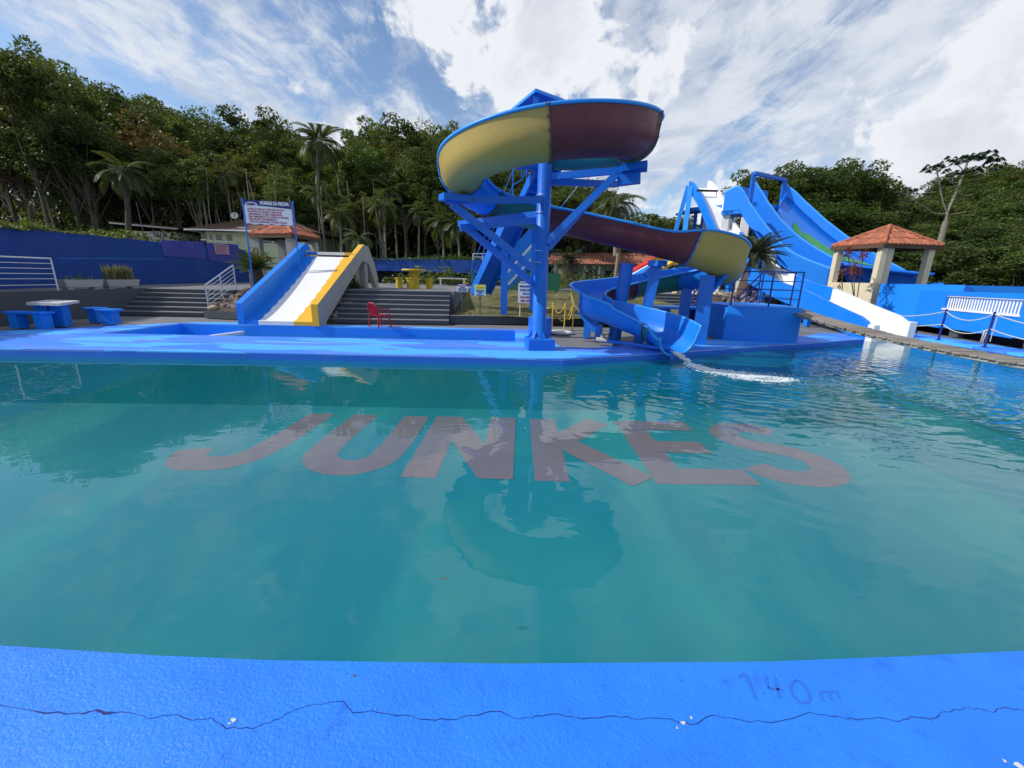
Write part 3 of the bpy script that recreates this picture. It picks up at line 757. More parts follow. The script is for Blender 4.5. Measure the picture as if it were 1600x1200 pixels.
def put_rock(x, y, z, s, label, group, pale=False):
    k = random.randrange(6)
    if pale: o_ = rock_mesh(random.randrange(999)).build('rock', m_rock2)
    elif used[k]: o_ = rocks[k].copy(); COL.objects.link(o_)
    else: o_ = rocks[k]; used[k] = True
    o_.location = (x, y, z); o_.scale = (s,) * 3; o_.rotation_euler = (random.uniform(-.4, .4), random.uniform(-.4, .4), random.uniform(0, 6.3))
    return tag(o_, label, 'rock', group)


for k in range(70):
    u_, v_ = random.random(), random.random()
    put_rock(-10.6 + u_ * 1.9, 14.75 + v_ * 2.1, .30 + .72 * (v_ * 2.1 / 2.3), random.uniform(.09, .17), 'brown rock in the bank left of the kids slide', 'rocks in the bank left of the kids slide')
put_rock(-10.55, 14.75, .33, .17, 'pale sandy rock at the foot of the stair handrail', None, True)
for k in range(40):
    u_, v_ = random.random(), random.random()
    put_rock(-7.9 + u_ * 1.9 + v_ * .3, 14.2 + v_ * 2.1, .18 + .82 * v_, random.uniform(.12, .22), 'shaded rock in the bank under the kids slide', 'rocks in the bank under the kids slide')
b = MB(); b.slab([(10.4, 20.3, .05), (11.5, 17.0, .0), (11.55, 20.9, .98), (10.4, 21.5, 1.02)], (0, 0, -.3)); b.slab([(10.4, 21.45, 1.0), (11.55, 20.85, .98), (13.6, 20.9, .9), (13.6, 23.5, .98), (10.4, 23.5, 1.0)], (0, 0, -.4)); b.slab([(13.0, 17.0, 0), (14.6, 19.5, .3), (13.6, 21, .9), (13.0, 21, .9)], (0, 0, -.2)); tag(b.build('soil_bank', m_soil, fix=True), kind='structure')
for k in range(95):
    u_, v_ = random.random(), random.random(); x_ = 10.4 + u_ * 1.15; y0 = 20.3 - 3.3 * u_; y_ = y0 + (21.4 - .5 * u_ - y0) * v_
    put_rock(x_, y_, .06 + .96 * v_ ** 1.3, random.uniform(.10, .2), 'rock in the bank behind the black railing', 'rocks in the bank behind the black railing')
for k in range(9): put_rock(9.0 + k * .32 + random.uniform(-.15, .15), 23.6 - (k > 3) * 1.3 + random.uniform(0, .4), 1.0, random.uniform(.16, .26), 'pale sandy rock along the terrace edge by the cycad', 'pale rocks along the terrace edge', True)
# ------------------------------------------------------------------ spiral slide
sp = thing('spiral_slide', 'tall open spiral fibreglass slide in yellow, dark red, green and blue panels on blue posts', 'water slide', (.63, 9.75, 0)); S0 = sp.location.copy()
C1 = Vector((.60, 9.40)); R1 = 1.72
CT = []          # (x, y, z bottom, left wall, right wall, section index)
for th, z, hl, hr in ((118, 4.33, .10, .05), (90, 4.22, .16, .04), (60, 4.12, .2, .04), (30, 4.03, .24, .03), (0, 3.93, .28, .03), (-30, 3.78, .28, .03), (-60, 3.64, .26, .03), (-90, 3.52, .24, .03), (-120, 3.40, .22, .03), (-150, 3.30, .2, .03), (-180, 3.19, .18, .03), (-210, 3.06, .18, .03), (-240, 2.92, .16, .05), (-262, 2.80, .12, .08)):
    a = rad(th); CT.append((C1.x + R1 * math.cos(a), C1.y + R1 * math.sin(a), z, hl, hr))
CT += [(1.6, 11.2, 2.60, .1, .12), (2.7, 11.12, 2.38, .08, .14), (3.7, 11.0, 2.16, .08, .18), (4.4, 10.95, 1.98, .06, .42), (5.1, 11.08, 1.78, .05, .5), (5.62, 11.5, 1.62, .05, .45), (5.72, 12.1, 1.50, .05, .35), (5.35, 12.65, 1.40, .05, .25), (4.6, 12.9, 1.28, .05, .2), (3.7, 12.75, 1.12, .05, .18), (2.9, 12.4, .96, .05, .22), (2.25, 11.95, .82, .05, .28), (1.98, 11.45, .72, .04, .28), (2.12, 11.0, .60, .08, .16), (2.5, 10.80, .47, .15, .05), (2.86, 10.62, .35, .20, .0), (3.20, 10.42, .24, .23, -.02), (3.47, 10.16, .14, .25, -.03), (3.64, 9.84, .05, .25, -.04), (3.72, 9.50, -.04, .25, -.06)]
CP = [Vector(c[:3]) for c in CT]


def cr(vals, i, t):
    n_ = len(vals); p0, p1, p2, p3 = vals[max(i - 1, 0)], vals[i], vals[min(i + 1, n_ - 1)], vals[min(i + 2, n_ - 1)]
    return .5 * ((2 * p1) + (p2 - p0) * t + (2 * p0 - 5 * p1 + 4 * p2 - p3) * t * t + (3 * p1 - p0 - 3 * p2 + p3) * t ** 3)


TR = .44; TH = .03


def rr(s): return TR + .03 * min(1, max(0, (s - 27.5) / 3.5))


def frame(s):
    i = min(int(s), len(CT) - 2); t = s - i
    P = cr(CP, i, t); hl = cr([c[3] for c in CT], i, t); hr = cr([c[4] for c in CT], i, t)
    e = .02; i2 = min(int(min(s + e, len(CT) - 1.0001)), len(CT) - 2); i0 = min(int(max(s - e, 0)), len(CT) - 2)
    T = (cr(CP, i2, min(s + e, len(CT) - 1.0001) - i2) - cr(CP, i0, max(s - e, 0) - i0)).normalized()
    Sd = T.cross(Vector((0, 0, 1))).normalized(); Nn = Sd.cross(T).normalized()
    return P, T, Sd, Nn, hl, hr


def ring_pts(s, r, hl, hr, P, Sd, Nn):
    out = []
    for k in range(3): out.append((-r - .03 * (1 - k / 3), r * 0 + TR + hl * (1 - k / 3)))
    for k in range(15):
        a = math.pi + math.pi * k / 14; out.append((r * math.cos(a), TR + r * math.sin(a)))
    for k in range(3): out.append((r + .03 * (k + 1) / 3, TR + hr * (k + 1) / 3))
    return [P + Sd * q[0] + Nn * q[1] - S0 for q in out]


SECT = [(0, 1.3, 'blue'), (1.3, 4.85, 'green'), (4.85, 7.05, 'red'), (7.05, 9.75, 'yellow'), (9.75, 11.3, 'blue'), (11.3, 13.3, 'green'), (13.3, 16.75, 'red'), (16.75, 19.4, 'yellow'), (19.4, 21.6, 'blue'), (21.6, 23.3, 'green'), (23.3, 25.2, 'red'), (25.2, 26.7, 'yellow'), (26.7, 30.3, 'blue'), (30.3, 31.1, 'green'), (31.1, len(CT) - 1.0001, 'blue')]
FG = {'blue': m_slide_blue, 'green': m_green_fg, 'red': m_red_fg, 'yellow': m_yellow_fg}
LAB = {'blue': 'blue fibreglass slide section', 'green': 'green fibreglass slide section', 'red': 'dark red fibreglass slide section', 'yellow': 'yellow fibreglass slide section'}
for a, c, colr in SECT:
    b = MB(); m_ = max(10, int((c - a) * 12)); inn = []; outr = []
    for i in range(m_ + 1):
        s = a + (c - a) * i / m_; P, T, Sd, Nn, hl, hr = frame(s)
        outr += ring_pts(s, rr(s), hl, hr, P, Sd, Nn); inn += ring_pts(s, rr(s) - TH, hl, hr, P + Nn * 0, Sd, Nn)
    w = len(outr) // (m_ + 1)
    fo = [(i * w + j, (i + 1) * w + j, (i + 1) * w + j + 1, i * w + j + 1) for i in range(m_) for j in range(w - 1)]
    b.add(outr, fo, 0, True); b.add(inn, [f[::-1] for f in fo], 1, True)
    for i in (0, m_):
        e = [i * w + j for j in range(w)]; nO = len(outr)
        b.add([outr[k] for k in e] + [inn[k] for k in e], [(j, j + 1, j + 1 + w, j + w) for j in range(w - 1)], 1)
    b.build('slide_section', [FG[colr], m_slide_blue], sp)['label'] = LAB[colr]
    if a > 0:
        P, T, Sd, Nn, hl, hr = frame(a); b = MB()
        q = ring_pts(a, rr(a) + .022, hl, hr, P, Sd, Nn)
        b.tube(q, .017, 5); b.build('seam_flange', m_seam if colr in ('red', 'green', 'yellow') and a < 12 else m_slide_blue, sp)
b = MB()
for a, c, colr in SECT[1:]:
    P, T, Sd, Nn, hl, hr = frame(a); q = ring_pts(a, rr(a) + .03, hl, hr, P, Sd, Nn)
    for p in q[::2]:
        for e_ in (-.025, .025): b.box(p + T * e_, (.022, .022, .022), .3)
o_ = b.build('flange_bolts', m_seam, sp); o_['kind'] = 'stuff'
for side in (0, -1):
    pts = []; m_ = 260
    for i in range(m_ + 1):
        s = (len(CT) - 1.001) * i / m_; P, T, Sd, Nn, hl, hr = frame(s)
        pts.append(ring_pts(s, rr(s), hl, hr, P, Sd, Nn)[side])
    b = MB(); b.tube(pts, .032, 6); b.build('rim', m_rim, sp)
P, T, Sd, Nn, hl, hr = frame(len(CT) - 1.001)
b = MB(); b.tube(ring_pts(0, rr(99) - .01, hl, hr, P, Sd, Nn), .03, 6); b.build('rim', m_rim, sp)


def sb(name, mat, *ops):
    b = MB()
    for op in ops: getattr(b, op[0])(*op[1:])
    o_ = b.build(name, mat, sp, fix=False); o_.location = -S0; return o_


# footings
def footing(x, y, w, d, h, rz=.12):
    b = MB(); b.box((x, y, h / 2), (w, d, h), rz); o_ = b.build('footing', m_steel_blue, sp); o_.location = -S0; bevel(o_, .02); return o_


footing(.62, 9.72, .62, .62, .26); footing(.78, 12.3, .6, .6, .5)
# main column (polygonal) and rear column
def col_(x, y, z0, z1, r, n_, r2=None):
    b = MB(); b.lathe((x, y, 0), [(r * 1.25, z0), (r * 1.25, z0 + .03), (r, z0 + .031), (r2 or r, z1)], n_, 0, n_ > 8); o_ = b.build('column', m_steel_blue, sp); o_.location = -S0; return o_


col_(.60, 9.78, .26, 4.12, .165, 10, .15); col_(.72, 11.9, 2.4 * 0 + .5, 4.35, .12, 8)
sb('column_plate', m_steel_blue, ('bb', .50, .72, 9.60, 9.96, 4.10, 4.16)); 
for k in range(6):
    a = 2 * math.pi * k / 6; b = MB(); x_, y_ = .60 + .165 * math.cos(a), 9.78 + .165 * math.sin(a)
    b.slab([(x_, y_, .262), (x_ + .10 * math.cos(a), y_ + .10 * math.sin(a), .262), (x_, y_, .42)], (.012 * -math.sin(a), .012 * math.cos(a), 0)); o_ = b.build('gusset', m_steel_blue, sp, fix=True); o_.location = -S0
# arms and braces carrying the upper loop
ARMS = [((.55, 9.62, 3.24), (-1.42, 8.96, 3.07)), ((.55, 9.95, 3.0), (-1.40, 10.9, 2.86)), ((.7, 9.75, 3.72), (2.66, 9.35, 3.84)), ((.7, 9.9, 3.66), (2.35, 10.6, 3.78)),
        ((.50, 9.9, 2.86), (-1.18, 9.35, 2.60))]
for a, c in ARMS:
    sb('arm', m_steel_blue, ('beam', a, c, .10, .13))
for a, c in (((.50, 9.72, 1.75), (-1.30, 9.05, 3.02)), ((.48, 9.85, 1.45), (-1.05, 9.45, 2.62)), ((.70, 9.72, 2.38), (2.05, 9.42, 3.72)), ((.72, 9.85, 2.25), (1.95, 10.35, 3.66))):
    sb('brace', m_steel_blue, ('beam', a, c, .11, .14))
sb('cradle', m_steel_blue, ('beam', (2.15, 9.42, 3.82), (2.64, 9.32, 3.88), .30, .13)); sb('cradle', m_steel_blue, ('beam', (2.1, 9.5, 3.62), (2.55, 9.38, 3.66), .2, .2))
sb('cradle', m_steel_blue, ('beam', (-1.48, 8.85, 3.12), (-.95, 9.15, 3.12), .30, .12))
sb('tie_rod', m_steel, ('tube', [(1.4, 10.2, 3.66), (.75, 11.9, 2.9)], .010, 5)); sb('tie_rod', m_steel, ('tube', [(.1, 11.0, 3.5), (-.75, 10.6, 2.75)], .010, 5))
for z_ in (3.0, 3.35, 2.2, 1.95): sb('pipe_clamp', m_steel, ('tube', [(.60 + .175 * math.cos(a), 9.78 + .175 * math.sin(a), z_) for a in np.linspace(2.6, 4.6, 9)], .008, 4))
# posts under the lower loop
def legp(x, y, z1, w, d, round_=False, foot=True, lean=(0, 0), rz=.3):
    if round_: sb('post', m_steel_blue, ('tube', [(x, y, 0), (x + lean[0], y + lean[1], z1)], w, 14))
    else:
        up_ = (math.sin(rz), math.cos(rz), 0)
        sb('post', m_steel_blue, ('beam', (x, y, 0), (x + lean[0], y + lean[1], z1), w, d, 0, up_))
    if foot: pass


legp(2.78, 11.42, 2.04, .17, .14, True, lean=(.16, -.1)); legp(3.36, 11.12, 2.0, .26, .22, lean=(.28, -.05)); legp(4.95, 11.05, 1.78, .34, .24, rz=.35); legp(5.0, 12.4, 1.40, .28, .22)
sb('post_head', m_steel_blue, ('beam', (3.45, 10.85, 2.04), (3.78, 11.12, 2.04), .28, .14)); 
sb('post_head', m_steel_blue, ('beam', (3.35, 11.05, 1.75), (3.6, 11.05, 2.0), .16, .14))
# saddles under troughs (curved brackets)
def saddle(s, post, mat=m_steel_blue, wid=.10, sp_=.36):
    P, T, Sd, Nn, hl, hr = frame(s); b = MB(); n_ = 11; prof = []
    for k in range(n_):
        a = math.pi * (1.29 + .42 * k / (n_ - 1)); prof.append(P + Sd * (TR + .025) * math.cos(a) + Nn * (TR + (TR + .025) * math.sin(a)))
    low = [Vector((post[0], post[1], post[2])) + Sd * (.11 if k == 0 else -.11) for k in (0, 1)]
    b.slab([p for p in prof] + [low[0], low[1]], T * wid); o_ = b.build('saddle', mat, sp, fix=True); o_.location = -S0


saddle(18.15, (4.98, 11.05, 1.35)); saddle(21.2, (5.0, 12.4, .85), sp_=.4); saddle(25.9, (2.25, 11.35, .25)); saddle(30.2, (3.55, 10.3, .02))
legp(2.3, 11.2, .45, .18, .18); legp(2.1, 11.85, .55, .18, .18)
b = MB(); b.box((3.52, 10.22, .09), (.34, .3, .2), .4); o_ = b.build('footing', m_steel_blue, sp); o_.location = -S0
# stencilled number on the outlet side
def text_mesh(txt, size, mat, parent, loc, right, up, name='lettering', align='LEFT', ext=.002, bold=0.0, wid=None):
    cu = bpy.data.curves.new('t', 'FONT'); cu.body = txt; cu.size = size; cu.align_x = align; cu.extrude = ext; cu.offset = bold; cu.resolution_u = 2
    to = bpy.data.objects.new('t', cu); me = None
    COL.objects.link(to); bpy.context.view_layer.update()
    me = bpy.data.meshes.new_from_object(to.evaluated_get(bpy.context.evaluated_depsgraph_get())); me.name = name
    w_ = to.dimensions.x
    bpy.data.objects.remove(to); bpy.data.curves.remove(cu)
    me.materials.clear(); me.materials.append(mat)
    o_ = bpy.data.objects.new(name, me); COL.objects.link(o_)
    r_ = Vector(right).normalized(); u_ = Vector(up).normalized(); n_ = r_.cross(u_)
    s = (wid / w_) if wid and w_ > 0 else 1
    o_.parent = parent
    o_.matrix_local = Matrix(((r_.x * s, u_.x, n_.x, loc[0]), (r_.y * s, u_.y, n_.y, loc[1]), (r_.z * s, u_.z, n_.z, loc[2]), (0, 0, 0, 1)))
    return o_


P, T, Sd, Nn, hl, hr = frame(30.05)
text_mesh('1,20', .10, m_signred, sp, P + Sd * (TR + .012) + Nn * (TR - .06) - S0, T, Nn, ext=.006)
# water running out
wt = MB(); 
b = MB(); r_ = random.Random(3)
P, T, Sd, Nn, hl, hr = frame(len(CT) - 1.01); lip = P + Nn * .05
m_foam, nt, N, L, bs = newmat('foam'); bs.inputs['Base Color'].default_value = (.82, .88, .9, 1); bs.inputs['Roughness'].default_value = .25; bs.inputs['Alpha'].default_value = .92
def drop(c, r, flat=1.0):
    n1, n2 = 6, 4; vs = []
    for i in range(n2 + 1):
        th = math.pi * i / n2
        for j in range(n1):
            a = 2 * math.pi * j / n1; vs.append((c[0] + r * math.sin(th) * math.cos(a) * r_.uniform(.8, 1.25), c[1] + r * math.sin(th) * math.sin(a), c[2] + flat * r * math.cos(th)))
    b.add(vs, [(i * n1 + j, (i + 1) * n1 + j, (i + 1) * n1 + (j + 1) % n1, i * n1 + (j + 1) % n1) for i in range(n2) for j in range(n1)], 0, True)
hd = Vector((T.x, T.y, 0)).normalized()
trail = [lip + Vector((-.02, -.02, .02)), atZ(1078, 568, WATER_Z), atZ(1100, 577, WATER_Z), atZ(1140, 583, WATER_Z), atZ(1175, 587, WATER_Z), atZ(1208, 592, WATER_Z)]
for k in range(260):
    t = r_.random(); p = trail[0].lerp(trail[1], t) + Vector((0, 0, .10 * t * (1 - t))) + Vector((r_.gauss(0, .03), r_.gauss(0, .03), r_.gauss(0, .02))); drop(p, r_.uniform(.006, .018))
for k in range(2200):
    t = r_.random() ** .8 * 4; i = min(int(t), 3); p = trail[1 + i].lerp(trail[2 + i], t - i)
    q = .05 + .045 * t; drop((p.x + r_.gauss(0, q * 1.3), p.y + r_.gauss(0, q), WATER_Z + .001), r_.uniform(.006, .03 * (1 - t / 6)), .22)
for k in range(700):
    a = r_.uniform(0, 6.28); c0 = trail[5]; drop((c0.x - .15 + .42 * math.cos(a) + r_.gauss(0, .09), c0.y + .02 + .2 * math.sin(a) + r_.gauss(0, .05), WATER_Z + .001), r_.uniform(.006, .018), .2)
tag(b.build('water_splash', m_foam), 'white foaming water running out of the spiral slide mouth into the pool', 'splash', kind='stuff')
# blue outlet pipe on the deck
pp = thing('water_pipe', 'blue pipe with a dark valve bending over the pool edge below the slide', 'pipe', (2.9, 10.0, 0))
b = MB(); b.tube([(-.62, .55, .10), (-.3, .35, .10), (.25, -.05, .09), (.62, -.33, .07), (.75, -.44, .06), (.78, -.52, -.02), (.78, -.53, -.18)], .045, 10); b.build('pipe', m_steel_blue, pp)
b = MB(); b.tube([(-.75, .66, .12), (-.5, .48, .12)], .06, 10); b.box((-.62, .57, .2), (.08, .08, .12), .6); b.build('valve', m_concrete, pp)
b = MB(); b.tube([(-.62, .57, .26), (-.40, .47, .27)], .012, 6); b.build('valve_handle', m_black, pp)

# ------------------------------------------------------------------ stair tower behind
tw = thing('slide_tower', 'blue stair tower with a small pyramid roof behind the spiral slide', 'tower', (-1.6, 16.6, 1.0)); T0 = tw.location.copy()


def tb(name, mat, *ops, fix=False):
    b = MB()
    for op in ops: getattr(b, op[0])(*op[1:])
    o_ = b.build(name, mat, tw, fix=fix); o_.location = -T0; return o_


f0 = Vector((-1.62, 16.4, 1.02)); f1 = Vector((-.12, 14.6, 3.95)); f2 = Vector((.15, 14.1, 4.0)); f3 = Vector((.75, 12.6, 5.0))
sd = Vector((.72, .60, 0)).normalized()          # stair width direction (to the right/back)
for k in (0, 1):
    off = sd * .8 * k
    tb('stringer', m_steel_blue, ('beam', f0 + off, f1 + off, .07, .30)); tb('stringer', m_steel_blue, ('beam', f2 + off, f3 + off, .07, .28))
for i in range(16):
    p = f0.lerp(f1, (i + .5) / 16) + Vector((0, 0, .16)); d = (f1 - f0).normalized(); h = Vector((d.x, d.y, 0)).normalized()
    tb('step', m_slide_blue, ('slab', [p - h * .10, p + h * .10, p + h * .10 + sd * .8, p - h * .10 + sd * .8], (0, 0, -.04)), ('slab', [p - h * .10, p - h * .10 + sd * .8, p - h * .10 + sd * .8 - Vector((0, 0, .18)), p - h * .10 - Vector((0, 0, .18))], h * .03), fix=True)
for i in range(6):
    p = f2.lerp(f3, (i + .5) / 6) + Vector((0, 0, .14)); h = Vector((f3.x - f2.x, f3.y - f2.y, 0)).normalized()
    tb('step', m_slide_blue, ('slab', [p - h * .13, p + h * .13, p + h * .13 + sd * .8, p - h * .13 + sd * .8], (0, 0, -.04)), ('slab', [p - h * .13, p - h * .13 + sd * .8, p - h * .13 + sd * .8 - Vector((0, 0, .18)), p - h * .13 - Vector((0, 0, .18))], h * .03), fix=True)
tb('underplate', m_steel_blue, ('slab', [f0, f1, f1 + sd * .8, f0 + sd * .8], (0, 0, -.05)), fix=True)
tb('landing', m_steel_blue, ('slab', [f1, f1 + sd * 1.2, f2 + sd * 1.2 + Vector((.1, -.3, 0)), f2 + Vector((-.1, -.3, 0))], (0, 0, -.14)), fix=True)
tb('deck', m_steel_blue, ('bb', .0, 1.55, 11.6, 13.1, 4.62, 4.78)); tb('side_panel', m_steel_blue, ('bb', .12, .16, 11.7, 13.4, 4.5, 5.0))
for x_, y_, z0, z1 in ((.44, 12.12, 4.78, 6.13), (1.16, 12.62, 4.78, 6.13), (.0, 13.12, 4.78, 6.13), (.78, 13.55, 0, 6.13), (-.36, 15.3, .3, 2.62), (.62, 14.9, .5, 3.85)):
    w_ = .12 if x_ < -.2 else .07
    tb('post', m_steel_blue, ('bb', x_ - w_, x_ + w_, y_ - .07, y_ + .07, z0, z1))
C4 = [Vector((.42, 11.9, 6.16)), Vector((1.33, 12.6, 6.16)), Vector((.80, 13.8, 6.16)), Vector((-.16, 13.15, 6.16))]; apx = Vector((.6, 12.85, 6.45))
for i in range(4): tb('roof_panel', m_steel_blue, ('slab', [C4[i], C4[(i + 1) % 4], apx], (0, 0, .03)), fix=True)
tb('ceiling_panel', m_steel_blue, ('slab', [c - Vector((0, 0, .03)) for c in C4], (0, 0, .02)), fix=True)
for i in range(4): tb('roof_edge', m_rim, ('beam', C4[i], C4[(i + 1) % 4], .04, .07))
for dz in (.45, .9):
    tb('handrail', m_steel_blue, ('tube', [f0 + Vector((0, 0, dz + .1)), f1 + Vector((0, 0, dz + .1)), f2 + Vector((0, 0, dz + .1)), f3 + Vector((0, 0, dz + .1))], .016, 6))
    tb('handrail', m_steel_blue, ('tube', [f0 + sd * .8 + Vector((0, 0, dz + .1)), f1 + sd * .8 + Vector((0, 0, dz + .1)), f3 + sd * .8 + Vector((0, 0, dz + .1))], .016, 6))
for t_ in (0, .33, .66, 1): 
    p = f0.lerp(f1, t_); tb('baluster', m_steel_blue, ('tube', [p, p + Vector((0, 0, 1.02))], .018, 6))
for t_ in (.25, .6, .95):
    p = f2.lerp(f3, t_); tb('baluster', m_steel_blue, ('tube', [p, p + Vector((0, 0, 1.02))], .018, 6))
tb('yellow_bracket', m_kidyellow, ('bb', -1.95, -1.86, 16.5, 16.6, 1.05, 1.35), ('bb', -2.0, -1.82, 16.5, 16.6, 1.34, 1.39))
# background small slide seen through the posts
bs_ = thing('striped_slide', 'small blue and white striped slide half hidden behind the main column', 'slide', (-.4, 18.5, 1.0))
b = MB()
for k, (mi, w0, w1) in enumerate(((0, 0, .35), (1, .35, .42), (2, .42, .62), (1, .62, .69), (0, .69, .78))):
    nn = Vector((.45, -.6, .66)); b.slab([Vector((-.6, .2, .9)) + Vector((.55, .1, -.45)) * w0 * 2, Vector((1.3, .3, 3.0)) + Vector((.55, .1, -.45)) * w0 * 2, Vector((1.3, .3, 3.0)) + Vector((.55, .1, -.45)) * w1 * 2, Vector((-.6, .2, .9)) + Vector((.55, .1, -.45)) * w1 * 2], (0, .06, 0), mi)
b.build('chute', [m_slide_blue, m_white, m_rim], bs_, fix=True)
b = MB(); b.bb(1.1, 1.25, .5, .65, 0, 2.9); b.build('post', m_steel_blue, bs_); b = MB(); b.bb(.0, .15, .5, .65, 0, 1.4); b.build('post', m_steel_blue, bs_)
def part(root, name, mat, *ops, fix=False, bev=0):
    """mesh part given in world coordinates, parented to an unrotated thing"""
    b = MB()
    for op in ops: getattr(b, op[0])(*op[1:])
    o_ = b.build(name, mat, root, fix=fix); o_.location = -root.location
    if bev: bevel(o_, bev)
    return o_


V = Vector
# ------------------------------------------------------------------ landing block with black railing and plank bridge
blk = thing('landing_block', 'solid blue landing block with a black railing beside the slide outlet', 'platform', (7.1, 12.6, 0))
bp = [(6.18, 12.15), (7.25, 11.72), (7.95, 11.72), (8.28, 12.1), (8.28, 14.2), (6.18, 14.2)]
part(blk, 'body', m_blue, ('prism', [(x * 1 + (.06 if i < 3 else 0) * (-1 if x < 7 else 1), y) for i, (x, y) in enumerate(bp)], -.02, .92), fix=True, bev=.02)
part(blk, 'top_slab', m_blue, ('prism', bp, .92, .98), fix=True)
steps_n = 5
for i in range(steps_n): part(blk, 'step', m_blue, ('bb', 6.3, 8.1, 14.2 + .28 * i, 14.2 + .28 * (i + 1), 0, .98 - .19 * (i + 1)))
rp = [(6.26, 12.22), (7.1, 11.86), (7.95, 11.80), (8.2, 12.2)]
def rail(root, pts, hts, mat, r=.018, name='rail', posts=True, zb=None, pr_=.022, postname='rail_post'):
    for h in hts: part(root, name, mat, ('tube', [V(p) + V((0, 0, h)) for p in pts], r if h == max(hts) else r * .6, 6))
    if posts:
        for p in pts: part(root, postname, mat, ('tube', [V(p) + V((0, 0, zb or 0)), V(p) + V((0, 0, max(hts)))], pr_, 6))


rl = thing('black_railing', 'black steel railing standing on the blue landing block', 'railing', (6.26, 12.2, .98))
rail(rl, [(6.24, 14.1, .98), (6.26, 12.24, .98), (7.12, 11.86, .98), (7.92, 11.82, .98)], (.95, .70, .46, .22), m_navy, zb=-.15)
rail(rl, [(8.2, 12.6, .98), (8.2, 14.2, .98)], (.95, .70, .46, .22), m_navy)
for x_ in (6.3, 8.15):
    a, c = V((x_, 14.2, 1.0)), V((x_, 15.7, .05))
    for h in (.95, .7, .45, .2): part(rl, 'stair_rail', m_navy, ('beam', a + V((0, 0, h)), c + V((0, 0, h)), .03, .04))
    for t_ in (.05, .5, 1): p = a.lerp(c, t_); part(rl, 'rail_post', m_navy, ('tube', [p, p + V((0, 0, .95))], .02, 6))
br = thing('plank_bridge', 'sagging weathered wooden plank bridge crossing the pool at the right', 'bridge', (8.1, 12.4, .85)); B0 = br.location.copy()
BR = [V((8.12, 12.45, .93)), V((8.1, 11.2, .76)), V((8.06, 9.9, .64)), V((8.0, 8.6, .56)), V((7.9, 7.3, .53)), V((7.8, 6.0, .54)), V((7.7, 4.7, .6)), V((7.6, 3.4, .70))]
L_ = []
for i in range(len(BR) - 1):
    for t_ in np.arange(0, 1, .08): L_.append(cr(BR, i, float(t_)))
pl = None; plm = []
for k in range(5):
    b = MB(); r_ = random.Random(k); w_ = .31 + r_.uniform(-.012, .02); ln = .066
    b.box((0, 0, 0), (w_ * 2, ln * 2, .035)); o_ = b.build('plank', m_wood, br); bevel(o_, .006, 1); plm.append(o_)
tot = 0; d_ = .146; dist_ = 0; nxt = 0; cnt = 0
for i in range(len(L_) - 1):
    seg = (L_[i + 1] - L_[i]); l_ = seg.length
    while nxt <= dist_ + l_:
        p = L_[i] + seg * ((nxt - dist_) / l_)
        if cnt < 5: o_ = plm[cnt]
        else: o_ = plm[random.randrange(5)].copy(); COL.objects.link(o_); o_.parent = br
        o_.location = p - B0 + V((random.uniform(-.015, .015), 0, random.uniform(-.006, .006)))
        o_.rotation_euler = (math.atan2(seg.z, -seg.y) * -1, random.uniform(-.008, .008), random.uniform(-.02, .02)); cnt += 1; nxt += d_
    dist_ += l_
for sx in (-.24, .24): part(br, 'cable', m_concrete, ('tube', [p + V((sx, 0, -.05)) for p in L_], .028, 6))
part(br, 'rope_end', m_rope, ('tube', [(7.78, 12.0, .85), (7.76, 11.95, .55), (7.83, 11.9, .42), (7.8, 11.9, .62)], .018, 6))
wb = thing('stone_bench', 'blue concrete table partly hidden beside the landing block', 'table', (5.6, 14.6, 0))
part(wb, 'table_top', m_slide_blue, ('bb', 4.9, 6.6, 14.2, 15.1, .70, .78), bev=.01)
part(wb, 'leg', m_steel_blue, ('bb', 5.1, 5.35, 14.4, 14.9, 0, .70)); part(wb, 'leg', m_navy, ('bb', 5.9, 6.3, 14.4, 14.9, 0, .70))

# ------------------------------------------------------------------ long straight slide (white and blue)
ls = thing('straight_slide', 'long straight concrete slide with white and blue stripes dropping to the pool', 'water slide', (12.3, 13.9, 0))
PR = [(13.6, -.30), (13.95, .12), (15.5, .50), (17.0, .92), (18.8, 1.25), (20.2, 1.62), (22.0, 2.1), (23.5, 2.75), (25.0, 3.7), (26.5, 4.75), (28.0, 6.1), (29.6, 7.25), (30.6, 7.75)]  # trough floor (y, z)
def prof_cr(y):
    for i in range(len(PR) - 1):
        if PR[i][0] <= y <= PR[i + 1][0]:
            t = (y - PR[i][0]) / (PR[i + 1][0] - PR[i][0])
            p0, p1, p2, p3 = [PR[max(0, min(len(PR) - 1, j))][1] for j in (i - 1, i, i + 1, i + 2)]
            return .5 * ((2 * p1) + (p2 - p0) * t + (2 * p0 - 5 * p1 + 4 * p2 - p3) * t * t + (3 * p1 - p0 - 3 * p2 + p3) * t ** 3)
    return PR[-1][1]
lx0, lx1 = 11.62, 13.0
bands = [(13.6, 17.3, m_white), (17.3, 19.8, m_slide_blue), (19.8, 22.6, m_white), (22.6, 25.4, m_slide_blue), (25.4, 30.6, m_white)]
